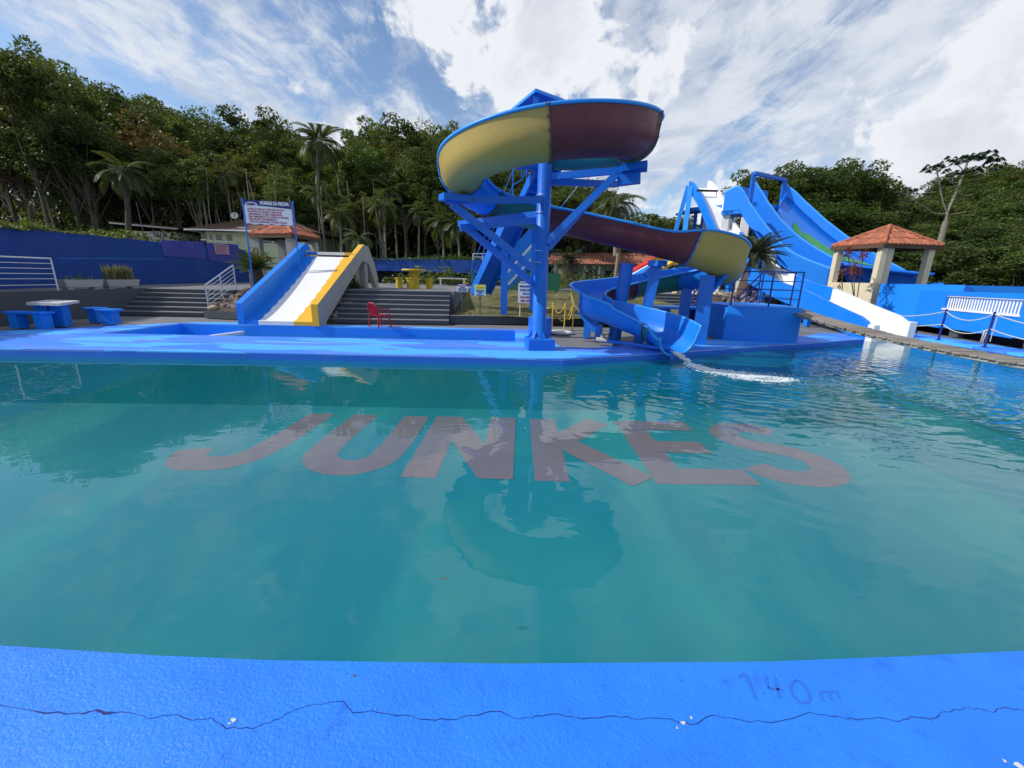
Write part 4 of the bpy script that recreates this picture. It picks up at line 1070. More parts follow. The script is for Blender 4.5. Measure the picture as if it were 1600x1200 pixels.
for y0, y1, mt in bands:
    yy = np.linspace(y0, y1, 14)
    for nm, x0, x1, hgt in (('side_wall', lx0, lx0 + .14, .42), ('side_wall', lx1 - .14, lx1, .48), ('chute_floor', lx0 + .14, lx1 - .14, 0)):
        b = MB(); vs = []
        for y in yy:
            z = prof_cr(y); zt = z + (hgt + .02 if hgt else .03); zl = z - (.30 if hgt else .12)
            vs += [(x0, y, zl), (x1, y, zl), (x1, y, zt), (x0, y, zt)]
        n_ = len(yy); fs = []
        for i in range(n_ - 1):
            for j in range(4): fs.append((4 * i + j, 4 * i + (j + 1) % 4, 4 * (i + 1) + (j + 1) % 4, 4 * (i + 1) + j))
        fs += [(3, 2, 1, 0), tuple(4 * (n_ - 1) + j for j in range(4))]
        b.add(vs, fs); mt2 = mt
        if nm == 'side_wall' and x0 == lx0: mt2 = m_slide_blue if y0 > 13.7 or True else mt
        o_ = b.build(nm, mt2, ls, fix=True); o_.location = -ls.location
part(ls, 'end_post', m_white, ('bb', lx1 - .22, lx1 + .03, 13.55, 13.8, -.4, .52), bev=.02); part(ls, 'end_post', m_white, ('bb', lx0 - .01, lx0 + .2, 13.50, 13.75, -.4, .40), bev=.02)
for y_, s_ in ((16.8, .16), (20.2, .16), (23.4, .2), (25.8, .2)):
    for x_ in (lx0 + .12, lx1 - .15): part(ls, 'pillar', m_slide_blue, ('bb', x_ - s_ / 2, x_ + s_ / 2, y_ - .12, y_ + .12, 0, prof_cr(y_) - .3))
for x_ in (lx0, lx1 - .1):      # sloping A-frame at the top
    part(ls, 'pillar', m_dirtywhite, ('beam', (x_ + .05, 30.4, .9), (x_ + .05, 30.4, 7.0), .2, .25))
part(ls, 'brace', m_rim, ('beam', (10.9, 28.6, .9), (lx0 - .1, 30.0, 7.7), .3, .3)); part(ls, 'brace', m_rim, ('beam', (10.3, 30.4, .9), (lx0 - .2, 30.2, 7.8), .2, .25)); part(ls, 'start_bar', m_dark, ('bb', lx0 - .05, lx1 - .1, 28.9, 29.05, 7.25, 7.35))

# ------------------------------------------------------------------ big double slide
D = V((.80, -.60, 0)); Cc = V((.60, .80, 0)); BO = V((11.95, 26.5, 0))
bs2 = thing('double_slide', 'tall wide blue concrete slide with two parallel flumes and white pillars', 'water slide', BO)


def prof(tab, s):
    for i in range(len(tab) - 1):
        if tab[i][0] <= s <= tab[i + 1][0]:
            t = (s - tab[i][0]) / (tab[i + 1][0] - tab[i][0])
            p0, p1, p2, p3 = [tab[max(0, min(len(tab) - 1, j))][1] for j in (i - 1, i, i + 1, i + 2)]
            if i == 0: p0 = p1 - (p2 - p1)
            return .5 * ((2 * p1) + (p2 - p0) * t + (2 * p0 - 5 * p1 + 4 * p2 - p3) * t * t + (3 * p1 - p0 - 3 * p2 + p3) * t ** 3)
    return tab[-1][1]


def on_plane(px_, py_, w):
    """point where the view ray meets the vertical plane through BO+Cc*w along D; returns (s, z)"""
    d = V(ray(px_, py_)); A = BO + Cc * w; nn = Cc; t = (A - V((0, 0, EYE))).dot(nn) / d.dot(nn); P = V((0, 0, EYE)) + d * t
    return (P - A).dot(D), P.z
def tabpx(pts, w): return [on_plane(a, c, w) for a, c in pts]
TOP1 = tabpx([(1131, 302), (1142, 296), (1155, 293), (1170, 317), (1190, 345), (1210, 369), (1230, 390), (1255, 404), (1280, 414), (1302, 421)], 0)
BOT1 = tabpx([(1128, 337), (1150, 331), (1155, 330), (1165, 346), (1175, 358), (1190, 366), (1215, 398), (1245, 432), (1270, 457), (1302, 490)], 0)
def wall_strip(root, top, bot, w, th, mat, name='side_wall', n_=28, smin=None):
    s0 = max(top[0][0], bot[0][0]) if smin is None else smin; s1 = min(top[-1][0], bot[-1][0]) if True else 0
    b = MB(); vs = []
    for i in range(n_ + 1):
        s = s0 + (s1 - s0) * i / n_; zt = prof(top, s); zb = min(prof(bot, s), zt - .1)
        for ww, z in ((w, zb), (w + th, zb), (w + th, zt), (w, zt)): P = BO + D * s + Cc * ww; vs.append((P.x, P.y, z))
    fs = [(4 * i + j, 4 * i + (j + 1) % 4, 4 * (i + 1) + (j + 1) % 4, 4 * (i + 1) + j) for i in range(n_) for j in range(4)] + [(3, 2, 1, 0), tuple(4 * n_ + j for j in range(4))]
    b.add(vs, fs); o_ = b.build(name, mat, root, fix=True); o_.location = -root.location; return o_, s0, s1


w1, s0, s1 = wall_strip(bs2, TOP1, BOT1, 0, .18, m_blue)
W1 = 1.75
TOP2 = tabpx([(1177, 281), (1185, 294), (1200, 318), (1220, 345), (1250, 372), (1280, 392), (1314, 408)], W1)
BOT2 = [(s, prof(TOP1, min(max(s, TOP1[0][0]), TOP1[-1][0])) - 1.25) for s, z in TOP2]
s_end2 = TOP2[-1][0]
wall_strip(bs2, TOP2, [(s - .01 if i == 0 else s + (.01 if i == len(BOT2) - 1 else 0), z) for i, (s, z) in enumerate(BOT2)], W1, .16, m_slide_blue)  # darker blue than the front wall: shade on this inner face put into the colour
# flume floors
def floor_strip(w0, w1_, top, dz, s0, s1, mat, mi=None, name='flume_floor'):
    b = MB(); vs = []; n_ = 26
    for i in range(n_ + 1):
        s = s0 + (s1 - s0) * i / n_; z = prof(top, s) - dz
        for ww, z_ in ((w0, z - .12), (w1_, z - .12), (w1_, z), (w0, z)): P = BO + D * s + Cc * ww; vs.append((P.x, P.y, z_))
    fs = [(4 * i + j, 4 * i + (j + 1) % 4, 4 * (i + 1) + (j + 1) % 4, 4 * (i + 1) + j) for i in range(n_) for j in range(4)] + [(3, 2, 1, 0), tuple(4 * n_ + j for j in range(4))]
    b.add(vs, fs); o_ = b.build(name, mat, bs2, fix=True); o_.location = -bs2.location; return o_
floor_strip(.18, W1, TOP1, .85, TOP1[1][0], TOP1[-1][0], m_slide_blue)
W2 = 4.4
TOP3 = tabpx([(1226, 285), (1232, 293), (1260, 318), (1290, 345), (1325, 372), (1368, 398), (1407, 420), (1445, 441)], W2)
BOT3 = [(s, z - 1.9 if i < 5 else 0) for i, (s, z) in enumerate(TOP3)]
wall_strip(bs2, TOP3, [(BOT3[0][0] - .01, BOT3[0][1])] + BOT3[1:-1] + [(BOT3[-1][0] + .01, max(0, BOT3[-1][1]))], W2, .18, m_blue)
m_bigfloor, nt, N, L, bsd = newmat('algae_stained_flume')
c = mixc(N, L, mr(N, L, nz(N, L, .5, 5, .6, sc=(1, 1, 1)), .52, .60), (.008, .17, .72), (.012, .22, .78)); L.new(c, bsd.inputs['Base Color']); bsd.inputs['Roughness'].default_value = .3
TOPF = [(s, z) for s, z in TOP2 if s > TOP2[0][0] - 1] + [(TOP3[-1][0], TOP3[-1][1] + .3)]
FLs0, FLs1 = max(TOP3[0][0], TOP2[0][0]) + .1, TOP3[-1][0]
TOP2E = TOP2 + [(TOP3[-1][0] + .5, TOP2[-1][1] - .5)]
def fz(s, f): 
    a_ = prof(TOP2E, s) - .12; c__ = prof(TOP3, s) - .55
    return a_ + (max(c__, a_ - .05) - a_) * f
b = MB(); vs = []; n_ = 30
for i in range(n_ + 1):
    s = FLs0 + (FLs1 - FLs0) * i / n_
    for f in (0, .25, .5, .75, 1): P = BO + D * s + Cc * (W1 + .16 + (W2 - W1 - .16) * f); vs.append((P.x, P.y, fz(s, f ** 1.3)))
b.add(vs, [(5 * i + j, 5 * i + j + 1, 5 * i + j + 6, 5 * i + j + 5) for i in range(n_) for j in range(4)], 0, True)
o_ = b.build('flume_floor', m_bigfloor, bs2); o_.location = -bs2.location; sm = o_.modifiers.new('s', 'SOLIDIFY'); sm.thickness = .12; sm.offset = 1
m_algae = paint('algae_green', (.05, .28, .10), rough=.6, grime=.3)
b = MB(); vs = []
for i in range(20):
    s = FLs0 + .9 + i * .30; z = fz(s, .22 ** 1.3) + .04; z2 = fz(s, .50 ** 1.3) + .05; a = BO + D * s + Cc * (W1 + .16 + (W2 - W1) * .20); c_ = BO + D * s + Cc * (W1 + .16 + (W2 - W1) * (.46 + .06 * math.sin(i * .9)))
    vs += [(a.x, a.y, z), (c_.x, c_.y, z2)]
b.add(vs, [(2 * i, 2 * i + 1, 2 * i + 3, 2 * i + 2) for i in range(19)], 0, True); o_ = b.build('algae_stain', m_algae, bs2); o_.location = -bs2.location
P = BO + D * TOP3[-1][0]; part(bs2, 'end_wall', m_blue, ('slab', [P + Cc * (W2 + .15), P + Cc * (W1 - 1.5), P + Cc * (W1 - 1.5) + V((0, 0, TOP3[-1][1] - .05)), P + Cc * (W2 + .15) + V((0, 0, TOP3[-1][1] - .05))], D * .18), fix=True)
m_rim2 = paint('pale_rim_paint', (.06, .34, .85), rough=.5, grime=.12)  # light blue caps along the tops of the flume walls
for tp_, ww in ((TOP1, .09), (TOP2, W1 + .08), (TOP3, W2 + .09)):
    pts_ = []
    for i in range(31):
        s = tp_[0][0] + (tp_[-1][0] - tp_[0][0]) * i / 30; P = BO + D * s + Cc * ww; pts_.append((P.x, P.y, prof(tp_, s) + .01))
    part(bs2, 'rim', m_rim2, ('tube', pts_, .085, 6))
# end face, start platform, portal frame, pillars
e = BO + D * TOP1[-1][0]; zt = TOP1[-1][1]
part(bs2, 'end_wall', m_blue, ('slab', [e + V((0, 0, 0)), e + Cc * (W1 + .1), e + Cc * (W1 + .1) + V((0, 0, zt + .22)), e + V((0, 0, zt))], D * -.18), fix=True)
pa = BO + D * TOP2[0][0] + Cc * W1; zt2 = TOP2[0][1]; pc = BO + D * TOP3[0][0] + Cc * W2; zt3 = TOP3[0][1]
part(bs2, 'portal_post', m_steel_blue, ('beam', pa + V((0, 0, zt2 - 1.2)), pa + V((0, 0, zt2 + .35)), .22, .16)); part(bs2, 'portal_post', m_steel_blue, ('beam', pc + V((0, 0, zt3 - 1.2)), pc + V((0, 0, zt2 + .35)), .22, .16))
part(bs2, 'portal_beam', m_steel_blue, ('beam', pa + V((0, 0, zt2 + .35)) - Cc * .1, pc + V((0, 0, zt2 + .35)) + Cc * .1, .2, .18))
part(bs2, 'start_deck', m_blue, ('slab', [pa - D * 2.2 + V((0, 0, zt2 - 1.25)), pa + V((0, 0, zt2 - 1.25)) + D * .4, pc + D * .4 + V((0, 0, zt2 - 1.25)), pc - D * 2.2 + V((0, 0, zt2 - 1.25))], (0, 0, -.25)), fix=True)
part(bs2, 'start_deck', m_blue, ('slab', [BO + D * TOP1[0][0] + V((0, 0, TOP1[0][1] - .95)), BO + D * (TOP1[2][0] + .3) + V((0, 0, TOP1[0][1] - .95)), BO + D * (TOP1[2][0] + .3) + Cc * W1 + V((0, 0, TOP1[0][1] - .95)), BO + D * TOP1[0][0] + Cc * W1 + V((0, 0, TOP1[0][1] - .95))], (0, 0, -.2)), fix=True)
q0 = pa.lerp(pc, .40) - D * .6
part(bs2, 'back_panel', m_blue, ('slab', [pa - D * .8 + V((0, 0, zt2 - 1.2)), pc - D * .8 + V((0, 0, zt2 - 1.2)), pc - D * .8 + V((0, 0, zt2 - .25)), pa - D * .8 + V((0, 0, zt2 - .25))], D * -.1), fix=True)
sg = [q0 + Cc * -.1 + V((0, 0, zt2 - .95)), q0 + Cc * 1.35 + V((0, 0, zt2 - .75)), q0 + Cc * 1.35 + V((0, 0, zt2 - .02)), q0 + Cc * -.1 + V((0, 0, zt2 - .2))]
tsg = thing('slide_sign', 'white notice board at the top of the big double slide', 'sign', sg[0])
part(tsg, 'board', m_sign, ('slab', sg, D * .04), fix=True)
for k in range(4):
    a = sg[3].lerp(sg[0], .22 + .19 * k) + D * .05; c_ = sg[2].lerp(sg[1], .22 + .19 * k) + D * .05; part(tsg, 'print_line', m_black, ('beam', a.lerp(c_, .14), a.lerp(c_, .8 - .08 * k), .01, .045))
for s, ww, wd in ((TOP1[0][0] + .25, .35, .42), (TOP1[2][0] + .55, .35, .5), (on_plane(1203, 400, .1)[0], .9, .5), (on_plane(1238, 428, .1)[0], .4, .5), (on_plane(1270, 450, .1)[0], .9, .45), (TOP1[2][0] + 3, W2 - .6, .45),):
    P = BO + D * s + Cc * ww; zz = prof(BOT1, min(max(s, BOT1[0][0]), BOT1[-1][0])) + .25
    part(bs2, 'pillar', m_dirtywhite, ('beam', (P.x, P.y, -.02), (P.x, P.y, zz), wd, .35, 0, tuple(Cc)), bev=.05)
# small canopy tower and red/yellow lane slide
ct = thing('canopy_tower', 'small blue canopy hut above the red and blue kids slide', 'tower', (13.0, 31, 1))
for x_, y_ in ((12.25, 30.4), (13.35, 30.4), (12.25, 31.8), (13.35, 31.8)): part(ct, 'post', m_steel_blue, ('bb', x_ - .09, x_ + .09, y_ - .09, y_ + .09, .95, 6.3))
part(ct, 'roof', m_navy, ('slab', [(11.6, 29.7, 6.25), (13.75, 29.7, 6.5), (13.75, 32.4, 6.5), (11.6, 32.4, 6.25)], (0, 0, .14)), fix=True); part(ct, 'roof_trim', m_steel_blue, ('beam', (11.6, 29.68, 6.25), (13.75, 29.68, 6.5), .08, .22))
part(ct, 'deck', m_steel_blue, ('bb', 12.0, 13.6, 30.2, 32, 4.3, 4.5)); part(ct, 'tank', m_concrete, ('lathe', (12.95, 31, 6.5), [(.25, 0), (.25, .35)], 10))
rs = thing('lane_slide', 'red, blue and yellow lane slide descending behind the spiral slide', 'slide', (7, 30, 1))
A_, Z_ = V((12.6, 30.0, 4.9)), V((6.0, 28.6, 1.25)); wv_ = V((.1, -.45, -.1))
for k, (mt, a, c_) in enumerate(((m_redpaint, 0, 1), (m_white, 1, 1.3), (m_slide_blue, 1.3, 3.3), (m_kidyellow, 3.3, 4.2))):
    part(rs, 'lane', mt, ('slab', [A_ + wv_ * a, Z_ + wv_ * a, Z_ + wv_ * c_, A_ + wv_ * c_], (0, 0, -.2 if k else .12)), fix=True)
for t_ in (.2, .6): P = A_.lerp(Z_, t_); part(rs, 'post', m_steel_blue, ('bb', P.x - .12, P.x + .12, P.y - .4, P.y - .2, .95, P.z - .2))
cy = thing('yellow_cone', 'small yellow trough end poking out beside a blue post', 'slide', (9.7, 24.5, 1)); part(cy, 'trough', m_kidyellow, ('slab', [(6.2, 20.0, 2.55), (7.0, 20.0, 2.95), (7.15, 20.3, 2.7), (6.7, 20.2, 2.35)], (.1, .3, 0)), fix=True)
bpi = bpy.data.objects.get('yellow_cone')
part(cy, 'prop_post', m_steel_blue, ('bb', 6.55, 6.7, 20.2, 20.35, .6, 2.5))

# ------------------------------------------------------------------ tiled roofs
def tiled_face(b, a, c, top, col_w=.20, row=.42, amp=.035, lift=0.0):
    """barrel tiles on a triangle/trapezoid: a,c eave corners, top = 1 or 2 ridge points"""
    a, c = V(a), V(c); U = (c - a); wl = U.length; U.normalize()
    t0 = V(top[0]); t1 = V(top[-1]); sl_ = (t0 - a) - U * (t0 - a).dot(U); H_ = sl_.length; Sv = sl_.normalized(); Nn_ = U.cross(Sv).normalized()
    if Nn_.z < 0: Nn_ = -Nn_
    x0t = (t0 - a).dot(U); x1t = (t1 - a).dot(U); nr = max(2, int(H_ / row))
    nc = int(wl / col_w)
    for r_ in range(nr):
        v0, v1 = H_ * r_ / nr, H_ * (r_ + 1) / nr + .05
        f = v0 / H_; lo, hi = x0t * f, wl + (x1t - wl) * f
        f1 = min(1, v1 / H_); lo1, hi1 = x0t * f1, wl + (x1t - wl) * f1
        for k in range(nc):
            x0, x1 = wl * k / nc, wl * (k + 1) / nc; xm = (x0 + x1) / 2
            if xm < lo or xm > hi: continue
            vs = []; jit = random.uniform(-.006, .006); vv1 = v1
            if xm < lo1: vv1 = min(v1, H_ * xm / x0t if x0t > 0 else v1)
            if xm > hi1: vv1 = min(vv1, H_ * (wl - xm) / (wl - x1t) if wl > x1t else vv1)
            for v_, dz in ((v0 - .0, .028), (vv1, .004)):
                for j in range(6):
                    t_ = j / 5; xx = x0 + (x1 - x0) * t_ * 1.0
                    h = amp * math.sin(math.pi * t_) * 1.2
                    vs.append(a + U * xx + Sv * v_ + Nn_ * (h + dz + lift + jit))
            vs += [a + U * (x0 + (x1 - x0) * j / 5) + Sv * v0 + Nn_ * (lift - .012) for j in range(6)]
            b.add(vs, [(j, j + 1, j + 7, j + 6) for j in range(5)] + [(12 + j, 13 + j, j + 1, j) for j in range(5)], 0, False)


def ridge(b, a, c, r=.075):
    a, c = V(a), V(c); n_ = max(2, int((c - a).length / .38))
    for i in range(n_): b.tube([a.lerp(c, i / n_), a.lerp(c, (i + 1.12) / n_)], [r * 1.12, r * .92], 8)


def pavilion(name, label, corners, ez, apex, root_loc, mat, cols, colmat, colw=.28, zbase=0):
    t = thing(name, label, 'pavilion', root_loc)
    C_ = [V((p[0], p[1], ez)) for p in corners]; A = V(apex)
    for i in range(4):
        b = MB(); tiled_face(b, C_[i], C_[(i + 1) % 4], [A], lift=.03)
        o_ = b.build('roof_tiles', mat, t); o_.location = -t.location; o_['kind'] = 'stuff'
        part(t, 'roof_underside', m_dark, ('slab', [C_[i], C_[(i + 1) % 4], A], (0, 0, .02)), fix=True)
        part(t, 'eave_beam', m_fibre, ('beam', C_[i] + V((0, 0, -.06)), C_[(i + 1) % 4] + V((0, 0, -.06)), .06, .13))
        b = MB(); ridge(b, C_[i] + V((0, 0, .07)), A + V((0, 0, .07))); o_ = b.build('hip_tiles', mat, t); o_.location = -t.location; o_['kind'] = 'stuff'
    for x_, y_, z0 in cols: part(t, 'column', colmat, ('bb', x_ - colw / 2, x_ + colw / 2, y_ - colw / 2, y_ + colw / 2, z0, ez - .02), bev=.01)
    return t


pL, pF, pR_ = V((14.41, 20.0)), V((15.0, 17.9)), V((17.8, 18.3)); pB = pL + pR_ - pF; ezR = 3.27
cen = (pL + pR_) / 2
ins = lambda p, f=.16: p.lerp(cen, f)
cf, cl, crr, cb = ins(pF, .18), ins(pL, .16), ins(pR_, .2), ins(pB, .16)
pvR = pavilion('tiled_pavilion', 'cream pavilion with terracotta hip roof beside the plank bridge and blue wall on the right', [pL, pF, pR_, pB], ezR, (cen.x, cen.y, 4.08), (cf.x, cf.y, 0), m_tile,
               [(cf.x, cf.y, 1.7), (cl.x, cl.y, 0), (crr.x, crr.y, 1.7), (cb.x, cb.y, 0), (cf.x + .36, cf.y + .12, 1.7)], m_cream, .25)
pvR['label'] = 'cream pavilion with a terracotta hip roof above the right blue wall'
d_ = (cl - cf).normalized()
part(pvR, 'low_wall', m_cream, ('slab', [(cf.x - .16, cf.y - .16, 0), (cl.x - .16, cl.y, 0), (cl.x - .16, cl.y, 1.74), (cf.x - .16, cf.y - .16, 1.74)], (.2, .05, 0)), fix=True)
b = MB(); b.slab([(13.15, 14.7, 0.004), (13.9, 14.4, .004), (16.4, 17.5, .42), (14.6, 20, .45), (13.15, 19.5, .42)], (0, 0, -.3)); tag(b.build('ramp', m_pave, fix=True), kind='structure')
# blue wall with balustrade window
wr = thing('balustrade_wall', 'long bright blue wall on the right with a white baluster window', 'wall', (13.9, 11.6, .3))
WA, WB = V((16.0, 18.2, 0)), V((14.0, 11.6, 0)); wd = (WB - WA).normalized(); WC = WB + wd * 7.5
def wsZ(px_, py_):
    d = V(ray(px_, py_)); nn = V((wd.y, -wd.x, 0)); t = (WA - V((0, 0, EYE))).dot(nn) / d.dot(nn); P = V((0, 0, EYE)) + d * t; return (P - WA).dot(wd), P.z
sA, _ = wsZ(1479, 462); sB, _ = wsZ(1592, 494); sC, _ = wsZ(1612, 462); Lw = (WB - WA).length; LT_ = Lw + 7.5
thk = V((wd.y, -wd.x, 0)) * -1 * .22
if thk.x < 0: thk = -thk
def wseg(s0, s1, z0, z1, mat=m_blue, name='wall_panel', off=V((0, 0, 0)), th=None):
    part(wr, name, mat, ('slab', [WA + wd * s0 + V((0, 0, z0)) + off, WA + wd * s1 + V((0, 0, z0)) + off, WA + wd * s1 + V((0, 0, z1)) + off, WA + wd * s0 + V((0, 0, z1)) + off], th if th is not None else thk), fix=True)
zt_, zb_ = 1.50, .30
b0, b1 = .90, 1.36
wseg(0, sA, .24, zt_); wseg(sA, sB, .27, b0); wseg(sA, sB, b1, zt_); wseg(sB, sB + .75, zb_, zt_); wseg(sB + .75, sB + 3.3, zb_, b0); wseg(sB + .75, sB + 3.3, b1, zt_); wseg(sB + 3.3, LT_, zb_, zt_)
for sa, sb_ in ((sA, sB), (sB + .75, sB + 3.3)):
    wseg(sa - .03, sb_ + .03, b0 - .03, b0 + .03, m_white, 'sill', V((-.03, 0, 0)), thk * .7); wseg(sa + .003, sb_ - .003, b1 - .035, b1 - .003, m_white, 'lintel', V((.02, 0, 0)), thk * .4)
    n_ = int((sb_ - sa) / .118)
    for k in range(n_):
        s = sa + (k + .5) * (sb_ - sa) / n_; P = WA + wd * s + thk * .4
        part(wr, 'baluster', m_white, ('bb', P.x - .014, P.x + .014, P.y - .02, P.y + .02, b0 + .02, b1 - .02))
part(wr, 'inner_panel', m_blue, ('slab', [WA + wd * 2 + V((1.0, 0, .33)), WC + V((1.0, 0, .33)), WC + V((1.0, 0, 1.40)), WA + wd * 2 + V((1.0, 0, 1.40))], (.1, 0, 0)), fix=True)
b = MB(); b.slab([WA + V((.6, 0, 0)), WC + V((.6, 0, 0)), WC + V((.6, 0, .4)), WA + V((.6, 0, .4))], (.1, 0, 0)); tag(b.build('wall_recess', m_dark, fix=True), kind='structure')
for s in (1.5, 4.2, 7.2, 10): P = WA + wd * s + V((.25, 0, 0)); part(wr, 'stub_pillar', m_darkpaint, ('bb', P.x - .1, P.x + .1, P.y - .15, P.y + .15, 0, .3))
bw = wall_px('second bright blue wall right behind the balustrade wall under the pavilion', [(cf.x - .05, cf.y - .35, .2, 1.72), (15.62, 14.9, .2, 1.72)], .2, m_blue); bw['label'] = 'taller bright blue wall joining the pavilion above the balustrade wall'
bwx = wall_px('blue', [(17.4, 19.0, .2, 1.74), (22.8, 18.3, .2, 1.74)], .2, m_blue); bwx['label'] = 'bright blue splash pool wall behind the balustrade wall'
block('upper_floor', [(15.9, 17.0), (14.4, 11.0), (12.9, 4.1), (13.4, 4), (60, 4), (60, 33), (17.5, 33), (17.5, 19)], .28, .32, m_pave)
# chain posts
cps = [(13.20, 15.9, .05), (13.22, 12.95, .03), (13.12, 11.55, .03), (12.95, 8.6, .03)]
H_ = [.62, .95, .98, .98]
cpl = ['shortest black rope post at the head of the path by the pavilion', 'black post with sagging ropes next to the white slide end', 'black post with sagging ropes in front of the baluster window', 'black rope post near the right end of the plank bridge']
P0 = atZ(1347, 482, .42); cps[0] = (13.35, 16.3, .2)
for k, (x_, y_, z_) in enumerate(cps):
    t = thing('rope_post', cpl[k], 'post', (x_, y_, z_)); b = MB(); b.tube([(0, 0, 0), (0, 0, H_[k])], .028, 8); b.build('post', m_navy, t); b = MB(); b.tube([(0, 0, 0), (0, 0, .02)], .07, 10); b.build('base_plate', m_navy, t)
for k in range(3):
    for j, f in enumerate((.93, .52)):
        a = V(cps[k]) + V((0, 0, H_[k] * f)); c_ = V(cps[k + 1]) + V((0, 0, H_[k + 1] * f))
        b = MB(); b.tube([a.lerp(c_, t_) + V((0, 0, -.22 * 4 * t_ * (1 - t_) * (1 if j == 0 else .9))) for t_ in np.linspace(0, 1, 17)], .014, 5)
        tag(b.build('rope', m_rope), ['upper', 'lower'][j] + [' pale rope hanging beside the pavilion path', ' pale rope hanging in front of the balustrade wall', ' pale rope hanging at the right edge of the picture'][k], 'rope')
b = MB(); b.tube([(13.08, 11.55, .5), (13.05, 11.6, .48), (13.03, 11.6, .1), (13.07, 11.6, .12), (13.09, 11.58, .45)], .02, 6); b.tube([(13.16, 11.5, .9), (13.17, 11.5, .2)], .012, 5); tag(b.build('rope_coil', m_rope), 'frayed rope coil tied round the post before the baluster window', 'rope')

# ------------------------------------------------------------------ left pavilion
k_ = 1.15; qL, qF, qR = V((-13.0, 21.4)), V((-10.5, 20.6)), V((-10.28, 23.0)); qB = qL + qR - qF; qc = (qL + qR) / 2
qcf = qF.lerp(qc, .22)
pvL = pavilion('tiled_pavilion', 'grey pillared pavilion with an orange tiled hip roof behind the rules sign', [qL, qF, qR, qB], 3.33, (qc.x, qc.y, 4.15), (qc.x, qc.y, .9), m_tile,
               [(qcf.x, qcf.y, .9), (qL.lerp(qc, .2).x, qL.lerp(qc, .2).y, .9), (qR.lerp(qc, .2).x, qR.lerp(qc, .2).y, .9), (qB.lerp(qc, .2).x, qB.lerp(qc, .2).y, .9)], m_greyrender, .36)
# ------------------------------------------------------------------ signs
def sign_posts(t, p0, p1, zt, zb, r=.03, mat=m_steel_blue):
    for p in (p0, p1): part(t, 'post', mat, ('tube', [(p.x, p.y, zb), (p.x, p.y, zt)], r, 8))
yS = 15.9
A0, A1, A2, A3 = atY(383, 312, yS), atY(457, 316, yS + .35), atY(459, 353, yS + .35), atY(385, 350, yS)
t = thing('rules_sign', 'large white pool rules sign with a navy header on two tall poles', 'sign', (A3.x, A3.y, .9))
sign_posts(t, V((A3.x - .03, yS, 0)), V((A2.x + .05, yS + .35, 0)), A0.z + .05, .9, .026)
R_ = (A1 - A0); R_.z = 0; R_.normalize(); U_ = V((0, 0, 1)); w_ = (A1.xy - A0.xy).length; h_ = A0.z - A3.z; O_ = V((A3.x, A3.y, A3.z)) ; nF = R_.cross(U_)
part(t, 'board', m_sign, ('slab', [O_, O_ + R_ * w_, O_ + R_ * w_ + U_ * h_, O_ + U_ * h_], -nF * .03), fix=True)
hd_ = [O_ + U_ * h_ * .80 + nF * .004, O_ + R_ * w_ + U_ * h_ * .70 + nF * .004, O_ + R_ * w_ + U_ * h_ * 1.0 + nF * .004, O_ + U_ * h_ * 1.0 + nF * .004]
cur = [O_ + R_ * w_ * f + U_ * h_ * (.70 + .12 * (1 - math.sin(f * math.pi / 2 + .2)) + .05 * math.sin(f * 3)) + nF * .004 for f in np.linspace(0, 1, 9)]
part(t, 'header', m_signnavy, ('slab', cur + [O_ + R_ * w_ + U_ * h_ + nF * .004, O_ + U_ * h_ + nF * .004], nF * .003), fix=True)
ell = [O_ + R_ * (w_ * .155 + w_ * .125 * math.cos(a)) + U_ * (h_ * .83 + h_ * .095 * math.sin(a)) + nF * .010 for a in np.linspace(0, 2 * math.pi, 24, endpoint=False)]
ell2 = [O_ + R_ * (w_ * .155 + w_ * .095 * math.cos(a)) + U_ * (h_ * .83 + h_ * .06 * math.sin(a)) + nF * .014 for a in np.linspace(0, 2 * math.pi, 24, endpoint=False)]
part(t, 'emblem', m_sign, ('slab', ell, nF * .003), fix=True); part(t, 'emblem', m_signpink, ('slab', ell2, nF * .003), fix=True)
text_mesh('JUNKES', .085, m_signnavy, t, O_ + R_ * w_ * .065 + U_ * h_ * .80 + nF * .02 - t.location, R_, U_, bold=.004, wid=w_ * .18)
text_mesh('NORMAS DA PISCINA', .16, m_sign, t, O_ + R_ * w_ * .34 + U_ * h_ * .84 + nF * .012 - t.location, R_, U_, bold=.008, wid=w_ * .62)
LN = [('ANTES DO BANHO TOME UMA DUCHA;', .78, .06), ('SÓ ENTRE NA PISCINA COM TRAJE', .72, .06), ('APROPRIADO E SEM ACESSÓRIOS;', .71, .075), ('NÃO EMPURRE OU SE ATIRE NA PISCINA;', .86, .065), ('NÃO ENTRE COM FERIMENTO;', .60, .07), ('TODA NO TORNOZELO DE PELE COLADA.', .80, .075)]
for k, (tx, wf, xo) in enumerate(LN):
    text_mesh(tx, .080, m_signred if k % 2 else m_signred, t, O_ + R_ * w_ * xo + U_ * h_ * (.61 - .105 * k) + nF * .008 - t.location, R_, U_, bold=.002, wid=w_ * wf)
wv = [O_ + R_ * w_ * f + U_ * h_ * (.018 + .018 * math.sin(f * 26)) + nF * .004 for f in np.linspace(0, 1, 40)]
part(t, 'wavy_border', m_signnavy, ('slab', [O_ + nF * .004 - U_ * .0, O_ + R_ * w_ + nF * .004] + wv[::-1], nF * .002), fix=True)


